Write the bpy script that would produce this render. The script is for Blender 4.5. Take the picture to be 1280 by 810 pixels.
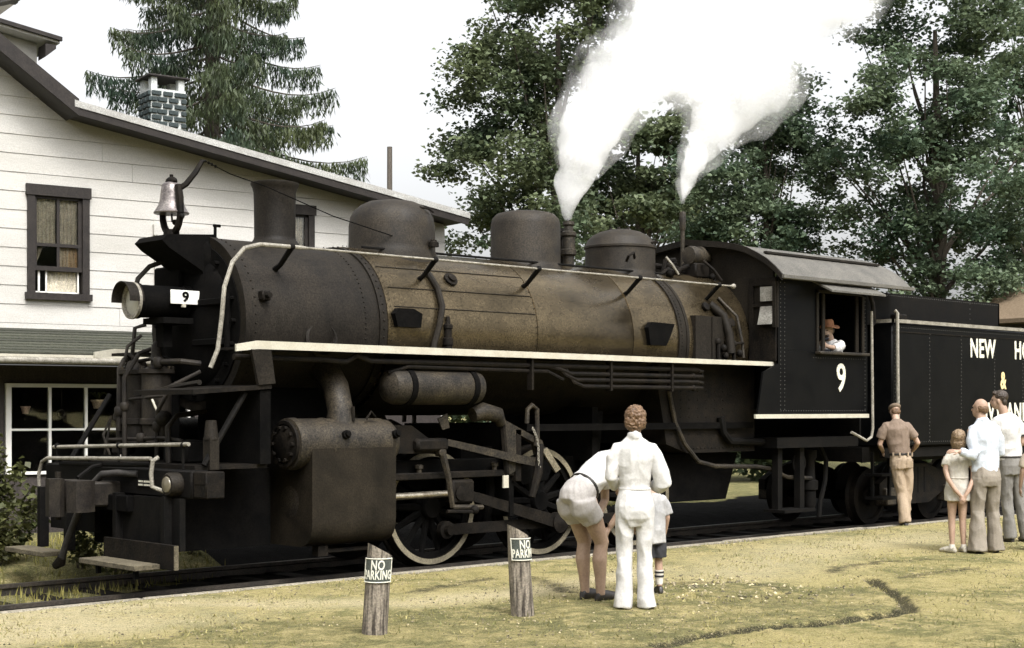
import bpy, bmesh, math, random
import numpy as np
from mathutils import Vector, Matrix, noise
for o in list(bpy.data.objects): bpy.data.objects.remove(o)
SC = bpy.context.scene
COL = SC.collection
R = math.radians
PI = math.pi
random.seed(7)
RNG = np.random.default_rng(7)

# ------------------------------------------------------------------ camera, light, exposure
cam_d = bpy.data.cameras.new('camera'); cam = bpy.data.objects.new('camera', cam_d); COL.objects.link(cam)
cam.location = (-10.707, -12.606, 1.729)
cam.rotation_euler = (R(90), 0, R(-43.397))
cam_d.sensor_width = 36; cam_d.lens = 52.8; cam_d.shift_y = 0.0826
cam_d.clip_start = 0.1; cam_d.clip_end = 3000
SC.camera = cam

TO_SUN = Vector((-0.22, -0.70, 1.0)).normalized()
elev = math.asin(TO_SUN.z); azim = math.atan2(TO_SUN.x, TO_SUN.y)
w = bpy.data.worlds.new('World'); SC.world = w; w.use_nodes = True
nt = w.node_tree; bg = nt.nodes['Background']
sky = nt.nodes.new('ShaderNodeTexSky'); sky.sky_type = 'NISHITA'; sky.sun_disc = False
sky.sun_elevation = elev; sky.sun_rotation = azim
sky.air_density = 1.0; sky.dust_density = 6.0; sky.ozone_density = 0.6
hs = nt.nodes.new('ShaderNodeHueSaturation'); hs.inputs['Saturation'].default_value = 0.1
nt.links.new(sky.outputs[0], hs.inputs['Color']); nt.links.new(hs.outputs[0], bg.inputs[0]); bg.inputs[1].default_value = 0.15
sd = bpy.data.lights.new('sun', 'SUN'); sd.energy = 0.9; sd.angle = R(16); sd.color = (1, .97, .92)
so = bpy.data.objects.new('sun', sd); COL.objects.link(so)
so.rotation_euler = TO_SUN.to_track_quat('Z', 'Y').to_euler(); so.location = (0, 0, 30)
SC.view_settings.view_transform = 'Standard'; SC.view_settings.look = 'None'
SC.view_settings.exposure = 1.15; SC.view_settings.gamma = 1
SC.cycles.max_bounces = 10; SC.cycles.volume_bounces = 8; SC.cycles.transparent_max_bounces = 16
SC.cycles.diffuse_bounces = 3; SC.cycles.glossy_bounces = 3; SC.cycles.transmission_bounces = 6
SC.cycles.use_denoising = True
SC.cycles.caustics_reflective = False; SC.cycles.caustics_refractive = False

# ------------------------------------------------------------------ helpers
def tag(o, label=None, cat=None, group=None, kind=None):
    if label: o['label'] = label
    if cat: o['category'] = cat
    if group: o['group'] = group
    if kind: o['kind'] = kind
    return o
def empty(name, loc=(0, 0, 0), rz=0.0, **k):
    o = bpy.data.objects.new(name, None); COL.objects.link(o); o.location = loc; o.rotation_euler = (0, 0, rz)
    o.empty_display_size = .2
    return tag(o, **k)
def link(name, me, m=None, parent=None, loc=None, rot=None):
    o = bpy.data.objects.new(name, me); COL.objects.link(o)
    if m is not None and not me.materials: me.materials.append(m)
    if parent: o.parent = parent
    if loc is not None: o.location = loc
    if rot is not None: o.rotation_euler = rot
    return o
class MB:
    def __init__(s): s.v = []; s.f = []
    def add(s, vs, fs):
        n = len(s.v); s.v += [tuple(v) for v in vs]; s.f += [tuple(i + n for i in f) for f in fs]; return s
    def box(s, x0, x1, y0, y1, z0, z1, b=0.0):
        if b <= 0:
            return s.add([(x0,y0,z0),(x1,y0,z0),(x1,y1,z0),(x0,y1,z0),(x0,y0,z1),(x1,y0,z1),(x1,y1,z1),(x0,y1,z1)],
              [(0,3,2,1),(4,5,6,7),(0,1,5,4),(1,2,6,5),(2,3,7,6),(3,0,4,7)])
        bm = bmesh.new(); bmesh.ops.create_cube(bm, size=1)
        bmesh.ops.scale(bm, vec=(x1-x0, y1-y0, z1-z0), verts=bm.verts)
        bmesh.ops.translate(bm, vec=((x0+x1)/2, (y0+y1)/2, (z0+z1)/2), verts=bm.verts)
        bmesh.ops.bevel(bm, geom=bm.edges[:], offset=b, segments=1, affect='EDGES')
        bm.verts.index_update()
        s.add([v.co[:] for v in bm.verts], [[v.index for v in f.verts] for f in bm.faces]); bm.free(); return s
    def prism(s, poly, ax, a0, a1):
        n = len(poly)
        def P(u, v, a): return {'x': (a, u, v), 'y': (u, a, v), 'z': (u, v, a)}[ax]
        vs = [P(u, v, a0) for u, v in poly] + [P(u, v, a1) for u, v in poly]
        fs = [tuple(range(n))[::-1], tuple(range(n, 2*n))] + [(i, (i+1) % n, n+(i+1) % n, n+i) for i in range(n)]
        return s.add(vs, fs)
    def tube(s, pts, r, n=8, rd=None, side=None, caps=True):
        """loft along pts; r (and rd: second half-axis) per point; side: fixed direction of the first half-axis"""
        pts = [Vector(q) for q in pts]; m = len(pts)
        r = [r]*m if not hasattr(r, '__len__') else list(r)
        rd = r if rd is None else ([rd]*m if not hasattr(rd, '__len__') else list(rd))
        vs = []; A = None
        for i, q in enumerate(pts):
            t = (pts[min(i+1, m-1)] - pts[max(i-1, 0)])
            if t.length < 1e-9: t = Vector((0, 0, 1))
            t.normalize()
            if side is not None: A = Vector(side)
            elif A is None: A = Vector((0, 0, 1)) if abs(t.z) < .9 else Vector((1, 0, 0))
            A = (A - t * A.dot(t)).normalized(); B = t.cross(A)
            for k in range(n):
                a = 2*PI*k/n; vs.append(q + A*(r[i]*math.cos(a)) + B*(rd[i]*math.sin(a)))
        fs = [(i*n+k, i*n+(k+1) % n, (i+1)*n+(k+1) % n, (i+1)*n+k) for i in range(m-1) for k in range(n)]
        if caps: fs += [tuple(range(n))[::-1], tuple(range((m-1)*n, m*n))]
        return s.add(vs, fs)
    def cyl(s, p0, p1, r0, r1=None, n=16): return s.tube([p0, p1], [r0, r0 if r1 is None else r1], n)
    def lathe(s, o, d, prof, n=32, caps=True):
        o = Vector(o); d = Vector(d).normalized()
        pts = [o + d*t for t, _ in prof]; rr = [r for _, r in prof]
        A = Vector((0, 0, 1)) if abs(d.z) < .9 else Vector((1, 0, 0)); A = (A - d*A.dot(d)).normalized(); B = d.cross(A)
        vs = []
        for q, r in zip(pts, rr):
            for k in range(n):
                a = 2*PI*k/n; vs.append(q + A*(r*math.cos(a)) + B*(r*math.sin(a)))
        m = len(pts)
        fs = [(i*n+k, i*n+(k+1) % n, (i+1)*n+(k+1) % n, (i+1)*n+k) for i in range(m-1) for k in range(n)]
        if caps: fs += [tuple(range(n))[::-1], tuple(range((m-1)*n, m*n))]
        return s.add(vs, fs)
    def ball(s, c, r, n=12, m=8):
        r = (r, r, r) if not hasattr(r, '__len__') else r
        vs = [(c[0], c[1], c[2]+r[2])]
        for i in range(1, m):
            t = PI*i/m
            for k in range(n):
                a = 2*PI*k/n; vs.append((c[0]+r[0]*math.sin(t)*math.cos(a), c[1]+r[1]*math.sin(t)*math.sin(a), c[2]+r[2]*math.cos(t)))
        vs.append((c[0], c[1], c[2]-r[2])); L = len(vs)-1
        fs = [(0, 1+k, 1+(k+1) % n) for k in range(n)] + [(L, 1+(m-2)*n+(k+1) % n, 1+(m-2)*n+k) for k in range(n)]
        fs += [(1+i*n+k, 1+(i+1)*n+k, 1+(i+1)*n+(k+1) % n, 1+i*n+(k+1) % n) for i in range(m-2) for k in range(n)]
        return s.add(vs, fs)
    def ring(s, o, d, r0, r1, t, n=40):
        """flat ring with thickness t along d"""
        return s.lathe(o, d, [(0, r0), (0, r1), (t, r1), (t, r0), (0, r0)], n, caps=False)
    def mesh(s, name, sharp=38, smooth=True):
        me = bpy.data.meshes.new(name); me.from_pydata(s.v, [], s.f)
        bm = bmesh.new(); bm.from_mesh(me); bmesh.ops.recalc_face_normals(bm, faces=bm.faces); bm.to_mesh(me); bm.free()
        if smooth:
            me.polygons.foreach_set('use_smooth', [True]*len(me.polygons)); me.set_sharp_from_angle(angle=R(sharp))
        return me
    def build(s, name, m, parent=None, loc=None, rot=None, sharp=38):
        return link(name, s.mesh(name, sharp), m, parent, loc, rot)
def np_mesh(name, V, F):
    """V (n,3) array, F (m,k) array: quick mesh of equal polygons"""
    me = bpy.data.meshes.new(name); k = F.shape[1]
    me.vertices.add(len(V)); me.vertices.foreach_set('co', np.ascontiguousarray(V, dtype=np.float32).ravel())
    me.loops.add(F.size); me.loops.foreach_set('vertex_index', np.ascontiguousarray(F, dtype=np.int32).ravel())
    me.polygons.add(len(F)); me.polygons.foreach_set('loop_start', np.arange(0, F.size, k, dtype=np.int32))
    me.update(calc_edges=True); me.validate(); return me
TMP = bpy.data.scenes.new('scratch')          # a scratch scene, removed at the end, so that evaluating one mesh stays cheap
def baked(o):
    COL.objects.unlink(o); TMP.collection.objects.link(o); vl = TMP.view_layers[0]; vl.update()
    me = bpy.data.meshes.new_from_object(o.evaluated_get(vl.depsgraph)); TMP.collection.objects.unlink(o)
    return me
def text_mesh(s, size=1.0, ext=.004, bold=0.0, sx=1.0, spacing=1.0):
    cu = bpy.data.curves.new('lettering', 'FONT'); cu.body = s; cu.size = size; cu.extrude = ext; cu.offset = bold
    cu.align_x = 'CENTER'; cu.align_y = 'CENTER'; cu.space_character = spacing; cu.resolution_u = 4
    o = bpy.data.objects.new('lettering', cu); COL.objects.link(o); me = baked(o)
    bpy.data.objects.remove(o); bpy.data.curves.remove(cu)
    if sx != 1: me.transform(Matrix.Diagonal((sx, 1, 1, 1)))
    return me
def rand_noise(p, f): return noise.noise(Vector(p)*f)

# ------------------------------------------------------------------ materials
MATS = {}
def mat(name, c1, c2=None, scale=6.0, rough=.6, metal=0.0, bump=0.0, bscale=None, detail=6, lo=.35, hi=.65, stretch=None,
        spec=.5, rough2=None, island=0.0, coat=0.0, coord='Object', grain=.36, gscale=62):
    m = bpy.data.materials.new(name); m.use_nodes = True; n = m.node_tree.nodes; l = m.node_tree.links
    b = n['Principled BSDF']; b.inputs['Roughness'].default_value = rough; b.inputs['Metallic'].default_value = metal
    b.inputs['Specular IOR Level'].default_value = spec; b.inputs['Coat Weight'].default_value = coat
    b.inputs['Base Color'].default_value = (*c1, 1)
    MATS[name] = m
    if c2 is None and not bump and not island: return m
    tc = n.new('ShaderNodeTexCoord'); src = tc.outputs[coord]
    if stretch:
        mp = n.new('ShaderNodeMapping'); mp.inputs['Scale'].default_value = stretch; l.new(src, mp.inputs[0]); src = mp.outputs[0]
    out = None
    if c2 is not None:
        t = n.new('ShaderNodeTexNoise'); t.inputs['Scale'].default_value = scale; t.inputs['Detail'].default_value = detail
        t.inputs['Roughness'].default_value = .65; l.new(src, t.inputs[0])
        r = n.new('ShaderNodeMapRange'); r.inputs[1].default_value = lo; r.inputs[2].default_value = hi; l.new(t.outputs[0], r.inputs[0])
        x = n.new('ShaderNodeMix'); x.data_type = 'RGBA'; x.inputs[6].default_value = (*c1, 1); x.inputs[7].default_value = (*c2, 1)
        l.new(r.outputs[0], x.inputs[0]); out = x.outputs[2]
        if grain:      # fine speckle of dust and grit
            gt = n.new('ShaderNodeTexNoise'); gt.inputs['Scale'].default_value = gscale; gt.inputs['Detail'].default_value = 2; l.new(tc.outputs[coord], gt.inputs[0])
            gr = n.new('ShaderNodeMapRange'); gr.inputs[1].default_value = .3; gr.inputs[2].default_value = .7; gr.inputs[3].default_value = 1-grain; gr.inputs[4].default_value = 1+grain
            l.new(gt.outputs[0], gr.inputs[0]); gm_ = n.new('ShaderNodeVectorMath'); gm_.operation = 'SCALE'; l.new(out, gm_.inputs[0]); l.new(gr.outputs[0], gm_.inputs['Scale']); out = gm_.outputs[0]
        if rough2 is not None:
            q = n.new('ShaderNodeMapRange'); q.inputs[3].default_value = rough; q.inputs[4].default_value = rough2
            l.new(r.outputs[0], q.inputs[0]); l.new(q.outputs[0], b.inputs['Roughness'])
    if island:
        g = n.new('ShaderNodeNewGeometry'); h = n.new('ShaderNodeHueSaturation')
        v = n.new('ShaderNodeMapRange'); v.inputs[3].default_value = 1-island; v.inputs[4].default_value = 1+island
        l.new(g.outputs['Random Per Island'], v.inputs[0]); l.new(v.outputs[0], h.inputs['Value'])
        if out: l.new(out, h.inputs['Color'])
        else: h.inputs['Color'].default_value = (*c1, 1)
        out = h.outputs[0]
    if out: l.new(out, b.inputs['Base Color'])
    if bump:
        t2 = n.new('ShaderNodeTexNoise'); t2.inputs['Scale'].default_value = bscale or scale*4; t2.inputs['Detail'].default_value = 5
        l.new(src, t2.inputs[0]); bp = n.new('ShaderNodeBump'); bp.inputs['Strength'].default_value = bump; bp.inputs['Distance'].default_value = .02
        l.new(t2.outputs[0], bp.inputs['Height']); l.new(bp.outputs[0], b.inputs['Normal'])
    return m
def leaf_mat(name, c1, c2, trans=.35, island=.35, scale=.45):
    m = mat(name, c1, c2, scale=scale, rough=.5, island=island, detail=3, lo=.38, hi=.62, grain=0)
    n = m.node_tree.nodes; l = m.node_tree.links; b = n['Principled BSDF']; o = n['Material Output']
    tr = n.new('ShaderNodeBsdfTranslucent'); mx = n.new('ShaderNodeMixShader'); mx.inputs[0].default_value = trans
    src = b.inputs['Base Color'].links[0].from_socket; l.new(src, tr.inputs[0])
    l.new(b.outputs[0], mx.inputs[1]); l.new(tr.outputs[0], mx.inputs[2]); l.new(mx.outputs[0], o.inputs[0])
    b.inputs['Specular IOR Level'].default_value = .3
    return m
def glass_mat(name, tint=(.96, .96, .95), alpha=.85):
    m = bpy.data.materials.new(name); m.use_nodes = True; n = m.node_tree.nodes; l = m.node_tree.links
    b = n['Principled BSDF']; n.remove(b); g = n.new('ShaderNodeBsdfGlossy'); g.inputs['Roughness'].default_value = .04
    t = n.new('ShaderNodeBsdfTransparent'); t.inputs[0].default_value = (*tint, 1)
    fr = n.new('ShaderNodeFresnel'); fr.inputs[0].default_value = 1.5; mx = n.new('ShaderNodeMixShader')
    l.new(fr.outputs[0], mx.inputs[0]); l.new(t.outputs[0], mx.inputs[1]); l.new(g.outputs[0], mx.inputs[2]); l.new(mx.outputs[0], n['Material Output'].inputs[0])
    MATS[name] = m; return m

M_blk = mat('black_paint', (.0035, .0035, .0035), (.008, .007, .006), 5, .65, spec=.1, bump=.08, bscale=30, rough2=.75)
M_gloss = mat('glossy_black_paint', (.0022, .0024, .0028), (.0045, .0045, .0045), 2.5, .34, spec=.07, bump=.04, bscale=9, rough2=.5)
M_smoke = mat('smokebox_graphite', (.0100, .0083, .0064), (.021, .0172, .0128), 3, .52, spec=.15, grain=.5, bump=.15, bscale=60, rough2=.7, stretch=(1, 1, .5))
M_jacket = mat('dusty_boiler_jacket', (.062, .048, .028), (.165, .127, .074), 2.6, .2, .8, grain=.5, bump=.06, bscale=22, rough2=.36, stretch=(.6, 1, 1), lo=.3, hi=.75)
M_dome = mat('dome_iron', (.0135, .0108, .0080), (.034, .0272, .0192), 3.5, .5, .05, grain=.5, spec=.3, bump=.14, bscale=70, rough2=.7)
M_iron = mat('brown_iron', (.046, .037, .025), (.012, .0105, .009), 4, grain=.75, rough=.5, metal=.1, spec=.3, bump=.15, bscale=35, rough2=.7)
M_grime = mat('oily_grime', (.005, .0045, .004), (.014, .011, .008), 7, .65, spec=.12, grain=.5, bump=.2, bscale=40, rough2=.75)
M_dark = mat('matte_black', (.003, .003, .003), (.006, .0055, .005), 4, .9, spec=.04)  # plain flat black for paint and ironwork
M_steel = mat('bright_steel', (.55, .5, .4), (.3, .26, .2), 8, .32, .9)
M_white = mat('worn_white_paint', (.48, .455, .375), (.37, .335, .26), 5, .6, lo=.42, hi=.8, grain=.1)
M_rail_paint = mat('grey_white_pipe', (.30, .28, .235), (.16, .145, .115), 12, .55)
M_letter = mat('lettering_cream', (.70, .68, .57), (.46, .44, .37), 9, .6, lo=.48, hi=.75)
M_plate = mat('plate_white', (.75, .74, .7))
M_bell = mat('bell_metal', (.26, .235, .22), (.10, .085, .085), 9, .35, .5)
M_lens = mat('lamp_glass', (.5, .49, .45), rough=.12)
M_dimlens = mat('dull_lamp_glass', (.16, .14, .10), rough=.2)
M_rivet = mat('rivet_heads', (.07, .068, .062), rough=.4)
M_letter2 = mat('lettering_amber', (.74, .58, .30))
M_roofgrey = mat('cab_roof_grey', (.075, .071, .062), (.125, .117, .10), 3, .6, bump=.1, bscale=25)
M_glass = glass_mat('window_glass')
M_wallw = mat('white_clapboard_paint', (.50, .485, .455), (.40, .385, .35), 2.2, .6, grain=.12, gscale=70, bump=.12, bscale=45, stretch=(.25, 1, 1), lo=.4, hi=.75, island=.04)
M_trim = mat('dark_brown_trim', (.016, .013, .012), (.028, .023, .02), 8, .6, spec=.3)
M_soffit = mat('dark_soffit', (.02, .018, .017), (.03, .027, .024), 3, .7)
M_drip = mat('pale_drip_edge', (.42, .42, .40), (.3, .29, .27), 5, .5)
M_shingle = mat('asphalt_shingle', (.028, .031, .021), (.050, .051, .036), 22, .85, bump=.4, bscale=90, island=.3)
M_brick = mat('dark_green_brick', (.02, .032, .034), (.038, .052, .052), 30, .8, bump=.3, bscale=60, island=.25)
M_mortar = mat('mortar', (.58, .6, .58), (.45, .47, .46), 25, .9)
M_curt = mat('net_curtain', (.68, .62, .5), (.45, .41, .32), 12, .9, bump=.1)
M_curt2 = mat('orange_striped_curtain', (.62, .40, .2), (.55, .5, .4), 7, .9, stretch=(3, 1, .2))
M_store = mat('dark_storefront_boards', (.032, .026, .024), (.05, .04, .036), 5, .7, stretch=(4, 4, .5))
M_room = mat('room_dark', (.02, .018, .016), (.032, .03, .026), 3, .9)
M_pot = mat('clay_pot_pale', (.62, .5, .33), (.5, .38, .24), 14, .7)
M_potp = mat('clay_pot_pink', (.5, .33, .24), (.4, .28, .2), 14, .7)
M_leafA = leaf_mat('maple_leaf', (.070, .102, .060), (.150, .178, .092))
M_leafB = leaf_mat('maple_leaf_cool', (.066, .108, .068), (.138, .178, .104))
M_leafC = leaf_mat('bush_leaf', (.06, .075, .025), (.12, .12, .045))
M_needle = leaf_mat('spruce_needle', (.030, .052, .034), (.070, .085, .034), .2, .35)
M_bark = mat('bark', (.05, .04, .03), (.09, .075, .058), 6, .9, bump=.6, bscale=18, stretch=(1, 1, .2))
M_post = mat('weathered_post_wood', (.25, .215, .17), (.045, .036, .028), 42, .9, bump=1.0, bscale=55, stretch=(1, 1, .09), lo=.44, hi=.60)
M_signg = mat('sign_dark_green', (.045, .055, .048), (.07, .08, .07), 15, .5)
M_signw = mat('sign_letter_white', (.72, .70, .6))
M_wood = mat('grey_plank_wood', (.19, .155, .095), (.28, .235, .15), 6, .8, bump=.4, bscale=30, stretch=(6, 1, 1))
M_pole = mat('pole_wood', (.1, .085, .07), (.15, .13, .11), 6, .9, stretch=(1, 1, .2))
M_railm = mat('rail_steel', (.05, .045, .04), (.09, .075, .06), 7, .45, .5)
M_brown = mat('tan_shingle_roof', (.12, .085, .05), (.17, .125, .08), 18, .85, bump=.4, bscale=60, island=.2)
M_hose = mat('rubber_hose', (.022, .02, .019), (.04, .036, .032), 10, .6)
# cloth and people
M_skin = mat('skin', (.44, .30, .22), (.36, .235, .17), 9, .55, grain=.1)
M_skin2 = mat('tanned_skin', (.37, .26, .19), (.29, .195, .14), 9, .55, grain=.1)
def cloth(name, c, c2=None, b=.28, bs=26): return mat(name, c, c2 or tuple(x*.88 for x in c), 3, .85, bump=b, bscale=bs, lo=.3, hi=.75, grain=.08)
# ------------------------------------------------------------------ ground
def seg_d(px, py, line):
    d = np.full(px.shape, 1e9)
    for (ax, ay), (bx, by) in zip(line[:-1], line[1:]):
        t = np.clip(((px-ax)*(bx-ax)+(py-ay)*(by-ay))/((bx-ax)**2+(by-ay)**2), 0, 1)
        d = np.minimum(d, np.hypot(px-ax-t*(bx-ax), py-ay-t*(by-ay)))
    return d
def poly_in(px, py, poly):
    c = np.zeros(px.shape, bool)
    for i in range(len(poly)):
        x1, y1 = poly[i]; x2, y2 = poly[i-1]
        k = ((y1 > py) != (y2 > py)) & (px < (x2-x1)*(py-y1)/((y2-y1) if y2 != y1 else 1e-9)+x1)
        c ^= k
    return c
CRACK = [(-2.9,-5.75),(-2.04,-5.65),(-1.28,-5.82),(-.75,-5.89),(-.25,-5.93),(.13,-5.9),(.72,-5.45),(1.4,-4.79),(1.9,-4.36)]
RUTS = [[(2.2,-4.55),(2.75,-4.57),(3.4,-4.59)], [(1.99,-3.85),(2.6,-3.62),(3.29,-3.57),(3.82,-3.83)],
        [(-2.13,-2.29),(-1.39,-1.98),(-.9,-1.85)], [(-.5,-2.1),(-.75,-2.6),(-1.0,-3.1)], [(.1,-3.3),(.5,-3.6),(.6,-4.0),(.3,-4.4)]]
FORE = [(-30,-1.5),(-7,-2.6),(-5.17,-3.05),(-4.2,-2.75),(-3.24,-3.23),(-1.84,-3.4),(-1.3,-4.1),(-.6,-4.3),(-.1,-3.6),(.5,-3.7),(.6,-4.6),(1.4,-4.8),(.72,-5.45),(.13,-5.9),(-1.28,-5.82),(-2.9,-5.75),(-4,-7.5),(-4,-30),(-30,-30)]
def axis(a, b, fine0, fine1, step, grow=1.35):
    xs = list(np.arange(fine0, fine1+1e-6, step)); s = step
    while xs[-1] < b: s *= grow; xs.append(xs[-1]+s)
    s = step
    while xs[0] > a: s *= grow; xs.insert(0, xs[0]-s)
    return np.array(xs)
def ground_h(x, y):
    tr = 1/(1+np.exp(-(y+.82)/.05)) * 1/(1+np.exp((y-2.35)/.12))        # the sunken track bed
    z = .08 - .2*tr
    c = np.exp(-(seg_d(x, y, CRACK)/.06)**2); z = z - .07*c
    f = poly_in(x+.06*np.sin(y*9), y+.06*np.sin(x*7)+.04*np.sin(x*17), FORE); z = z + .018*f
    return z
xs = axis(-900, 900, -7.5, 11, .06); ys = axis(-900, 900, -8, 3.6, .06)
GX, GY = np.meshgrid(xs, ys)
GZ = ground_h(GX, GY)
near = (np.abs(GX) < 30) & (np.abs(GY) < 20)
nz = np.array([noise.noise(Vector((a*1.1, b*1.1, 0)))*.018 + noise.noise(Vector((a*4.5, b*4.5, 3)))*.010 + noise.noise(Vector((a*8.5, b*8.5, 7)))*.007 if k else 0 for a, b, k in zip(GX.ravel(), GY.ravel(), near.ravel())]).reshape(GX.shape)
GZ = GZ + nz
V = np.stack([GX, GY, GZ], -1).reshape(-1, 3); nx = len(xs); ny = len(ys)
I = np.arange(nx*ny).reshape(ny, nx)
F = np.stack([I[:-1, :-1], I[:-1, 1:], I[1:, 1:], I[1:, :-1]], -1).reshape(-1, 4)
gme = np_mesh('ground', V, F); gme.polygons.foreach_set('use_smooth', [True]*len(gme.polygons))
x, y = V[:, 0], V[:, 1]
def sm(a, lo, hi): return np.clip((a-lo)/(hi-lo), 0, 1)
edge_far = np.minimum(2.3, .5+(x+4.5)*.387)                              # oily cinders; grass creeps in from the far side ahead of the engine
edge_far = np.where(x > -1.3, np.maximum(edge_far, 4.6+.3*np.sin(x*1.7)), edge_far)  # beyond the train the cinder colour spreads to stand in for shade
cinder_shade = sm(y, -1.0, -.78)*(1-sm(y, edge_far-.12, edge_far+.12))
olive = np.maximum.reduce([.62*poly_in(x, y, FORE), .8*sm(y, 0, .6)])
olive = np.maximum(olive, sm(-y, 5.6, 7.0)*.45)
dark = np.maximum.reduce([np.exp(-(seg_d(x, y, CRACK)/.10)**2)] + [.60*np.exp(-(seg_d(x, y, r)/.20)**2) for r in RUTS])
PATH = [(-8,.3),(-5.07,-1.2),(-4.0,-1.4),(-3.3,-2.2),(-2.62,-2.75),(-1.22,-2.85),(.1,-2.65),(.99,-2.3)]
pale = np.maximum(np.exp(-(seg_d(x, y, PATH)/.34)**2), .75*np.exp(-(seg_d(x, y, [(1.2,-3.2),(4,-2.2),(7,-2.4)])/.8)**2))
pale = np.maximum(pale, sm(-x, 3.4, 5.2)*sm(-y, .7, 1.2)*(1-sm(-y, 2.4, 3.0)))
for nm, arr in (('cinder_shade', cinder_shade), ('olive', olive), ('dark', dark), ('pale', pale)):
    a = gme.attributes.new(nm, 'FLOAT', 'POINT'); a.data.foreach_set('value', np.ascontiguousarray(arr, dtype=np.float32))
gm = bpy.data.materials.new('dry_grass_and_sandy_dirt'); gm.use_nodes = True
n = gm.node_tree.nodes; l = gm.node_tree.links; B = n['Principled BSDF']; B.inputs['Roughness'].default_value = .95; B.inputs['Specular IOR Level'].default_value = .15
tc = n.new('ShaderNodeTexCoord')
def tex(scale, detail=6, rough=.7):
    t = n.new('ShaderNodeTexNoise'); t.inputs['Scale'].default_value = scale; t.inputs['Detail'].default_value = detail; t.inputs['Roughness'].default_value = rough
    l.new(tc.outputs['Object'], t.inputs[0]); return t.outputs[0]
def att(nm): a = n.new('ShaderNodeAttribute'); a.attribute_name = nm; return a.outputs['Fac']
def math_(op, a, b, clamp=False):
    q = n.new('ShaderNodeMath'); q.operation = op; q.use_clamp = clamp
    for i, z in enumerate((a, b)):
        if isinstance(z, (int, float)): q.inputs[i].default_value = z
        else: l.new(z, q.inputs[i])
    return q.outputs[0]
def rng(a, lo, hi, o0=0, o1=1):
    q = n.new('ShaderNodeMapRange'); l.new(a, q.inputs[0])
    for i, z in enumerate((lo, hi, o0, o1)): q.inputs[i+1].default_value = z
    return q.outputs[0]
def mixc(f, a, b):
    q = n.new('ShaderNodeMix'); q.data_type = 'RGBA'
    if isinstance(f, (int, float)): q.inputs[0].default_value = f
    else: l.new(f, q.inputs[0])
    for i, z in ((6, a), (7, b)):
        if isinstance(z, tuple): q.inputs[i].default_value = (*z, 1)
        else: l.new(z, q.inputs[i])
    return q.outputs[2]
fine = tex(36, 6, .85); mid = tex(5.5, 6, .7); big = tex(.9, 5, .6); speck = tex(95, 3, .8)
base = mixc(rng(mid, .36, .64), (.60, .50, .235), (.46, .40, .155))
base = mixc(math_('MULTIPLY', rng(big, .44, .56), rng(mid, .38, .56)), base, (.22, .22, .082))
palem = math_('MULTIPLY', att('pale'), rng(mid, .25, .5), True)
base = mixc(palem, base, (.72, .62, .37))
ol = math_('ADD', math_('MULTIPLY', att('olive'), 1.0), math_('SUBTRACT', math_('MULTIPLY', mid, 1.5), .85))
olm = rng(ol, .30, .72)
olcol = mixc(rng(fine, .38, .64), (.085, .092, .038), (.26, .25, .10))
base = mixc(math_('MULTIPLY', olm, .9), base, olcol)
dk = rng(math_('ADD', att('dark'), math_('SUBTRACT', math_('ADD', math_('MULTIPLY', fine, 1.0), math_('MULTIPLY', mid, .9)), .95)), .40, .66)
base = mixc(math_('MULTIPLY', dk, .92), base, (.022, .022, .015))
blot = tex(13, 4, .75); base = mixc(rng(blot, .56, .68, 0, .7), base, (.13, .125, .05))
base = mixc(rng(blot, .40, .32, 0, .55), base, (.50, .43, .23))
grit = tex(55, 5, .9); base = mixc(rng(grit, .53, .62, 0, .85), base, (.055, .05, .024))
base = mixc(rng(speck, .54, .62, 0, .75), base, (.06, .055, .026))
base = mixc(rng(speck, .45, .36, 0, .65), base, (.64, .56, .33))
ci = rng(math_('ADD', att('cinder_shade'), math_('MULTIPLY', math_('SUBTRACT', fine, .5), .7)), .4, .6)
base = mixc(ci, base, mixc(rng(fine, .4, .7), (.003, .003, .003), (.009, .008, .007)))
l.new(base, B.inputs['Base Color'])
bp = n.new('ShaderNodeBump'); bp.inputs['Strength'].default_value = 1.0; bp.inputs['Distance'].default_value = .05
l.new(math_('ADD', math_('MULTIPLY', fine, .6), math_('MULTIPLY', speck, .5)), bp.inputs['Height']); l.new(bp.outputs[0], B.inputs['Normal'])
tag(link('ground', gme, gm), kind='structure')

# ------------------------------------------------------------------ track
track = empty('railway_track', (0, .8, 0)); tag(track, kind='structure')
prof = [(-.035,0),(.035,0),(.035,-.035),(.009,-.05),(.009,-.12),(.065,-.135),(.065,-.15),(-.065,-.15),(-.065,-.135),(-.009,-.12),(-.009,-.05),(-.035,-.035)]
for s in (-1, 1): MB().prism([(u+s*.7525, v) for u, v in prof], 'x', -30, 60).build('rail', M_railm, track)
slp = MB().box(-.11, .11, -1.28, 1.28, -.2, -.1, .012).mesh('sleeper'); slp.materials.append(M_grime)
for k in range(46):
    o = link('sleeper', slp, None, track, (-8+k*.58, random.uniform(-.05, .05), random.uniform(-.012, .0)))
M_edge = mat('pale_edging_timber', (.30, .27, .21), (.17, .15, .11), 6, .85, bump=.4, bscale=30, stretch=(6, 1, 1))
te = empty('track_edging', (0, -.88, .02)); tag(te, kind='structure')
xx = -12.0
while xx < 24:
    L_ = random.uniform(2.2, 3.2)
    MB().box(xx, xx+L_-.02, -.045, .045, -.12, .062+random.uniform(-.008, .012), .012).build('edging_board', M_edge, te, (0, random.uniform(-.012, .012), 0), (0, 0, random.uniform(-.006, .006)))
    xx += L_

# dark ground added unseen behind the viewpoint, to darken what the boiler reflects
M_darkslab = mat('dark_slab', (.035, .035, .034), (.05, .05, .048), 12, .9, bump=.4, bscale=80, spec=.2)
tag(MB().box(-60, 60, -20, -9.6, -.05, .125).build('dark_ground_slab', M_darkslab), kind='structure')
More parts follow.
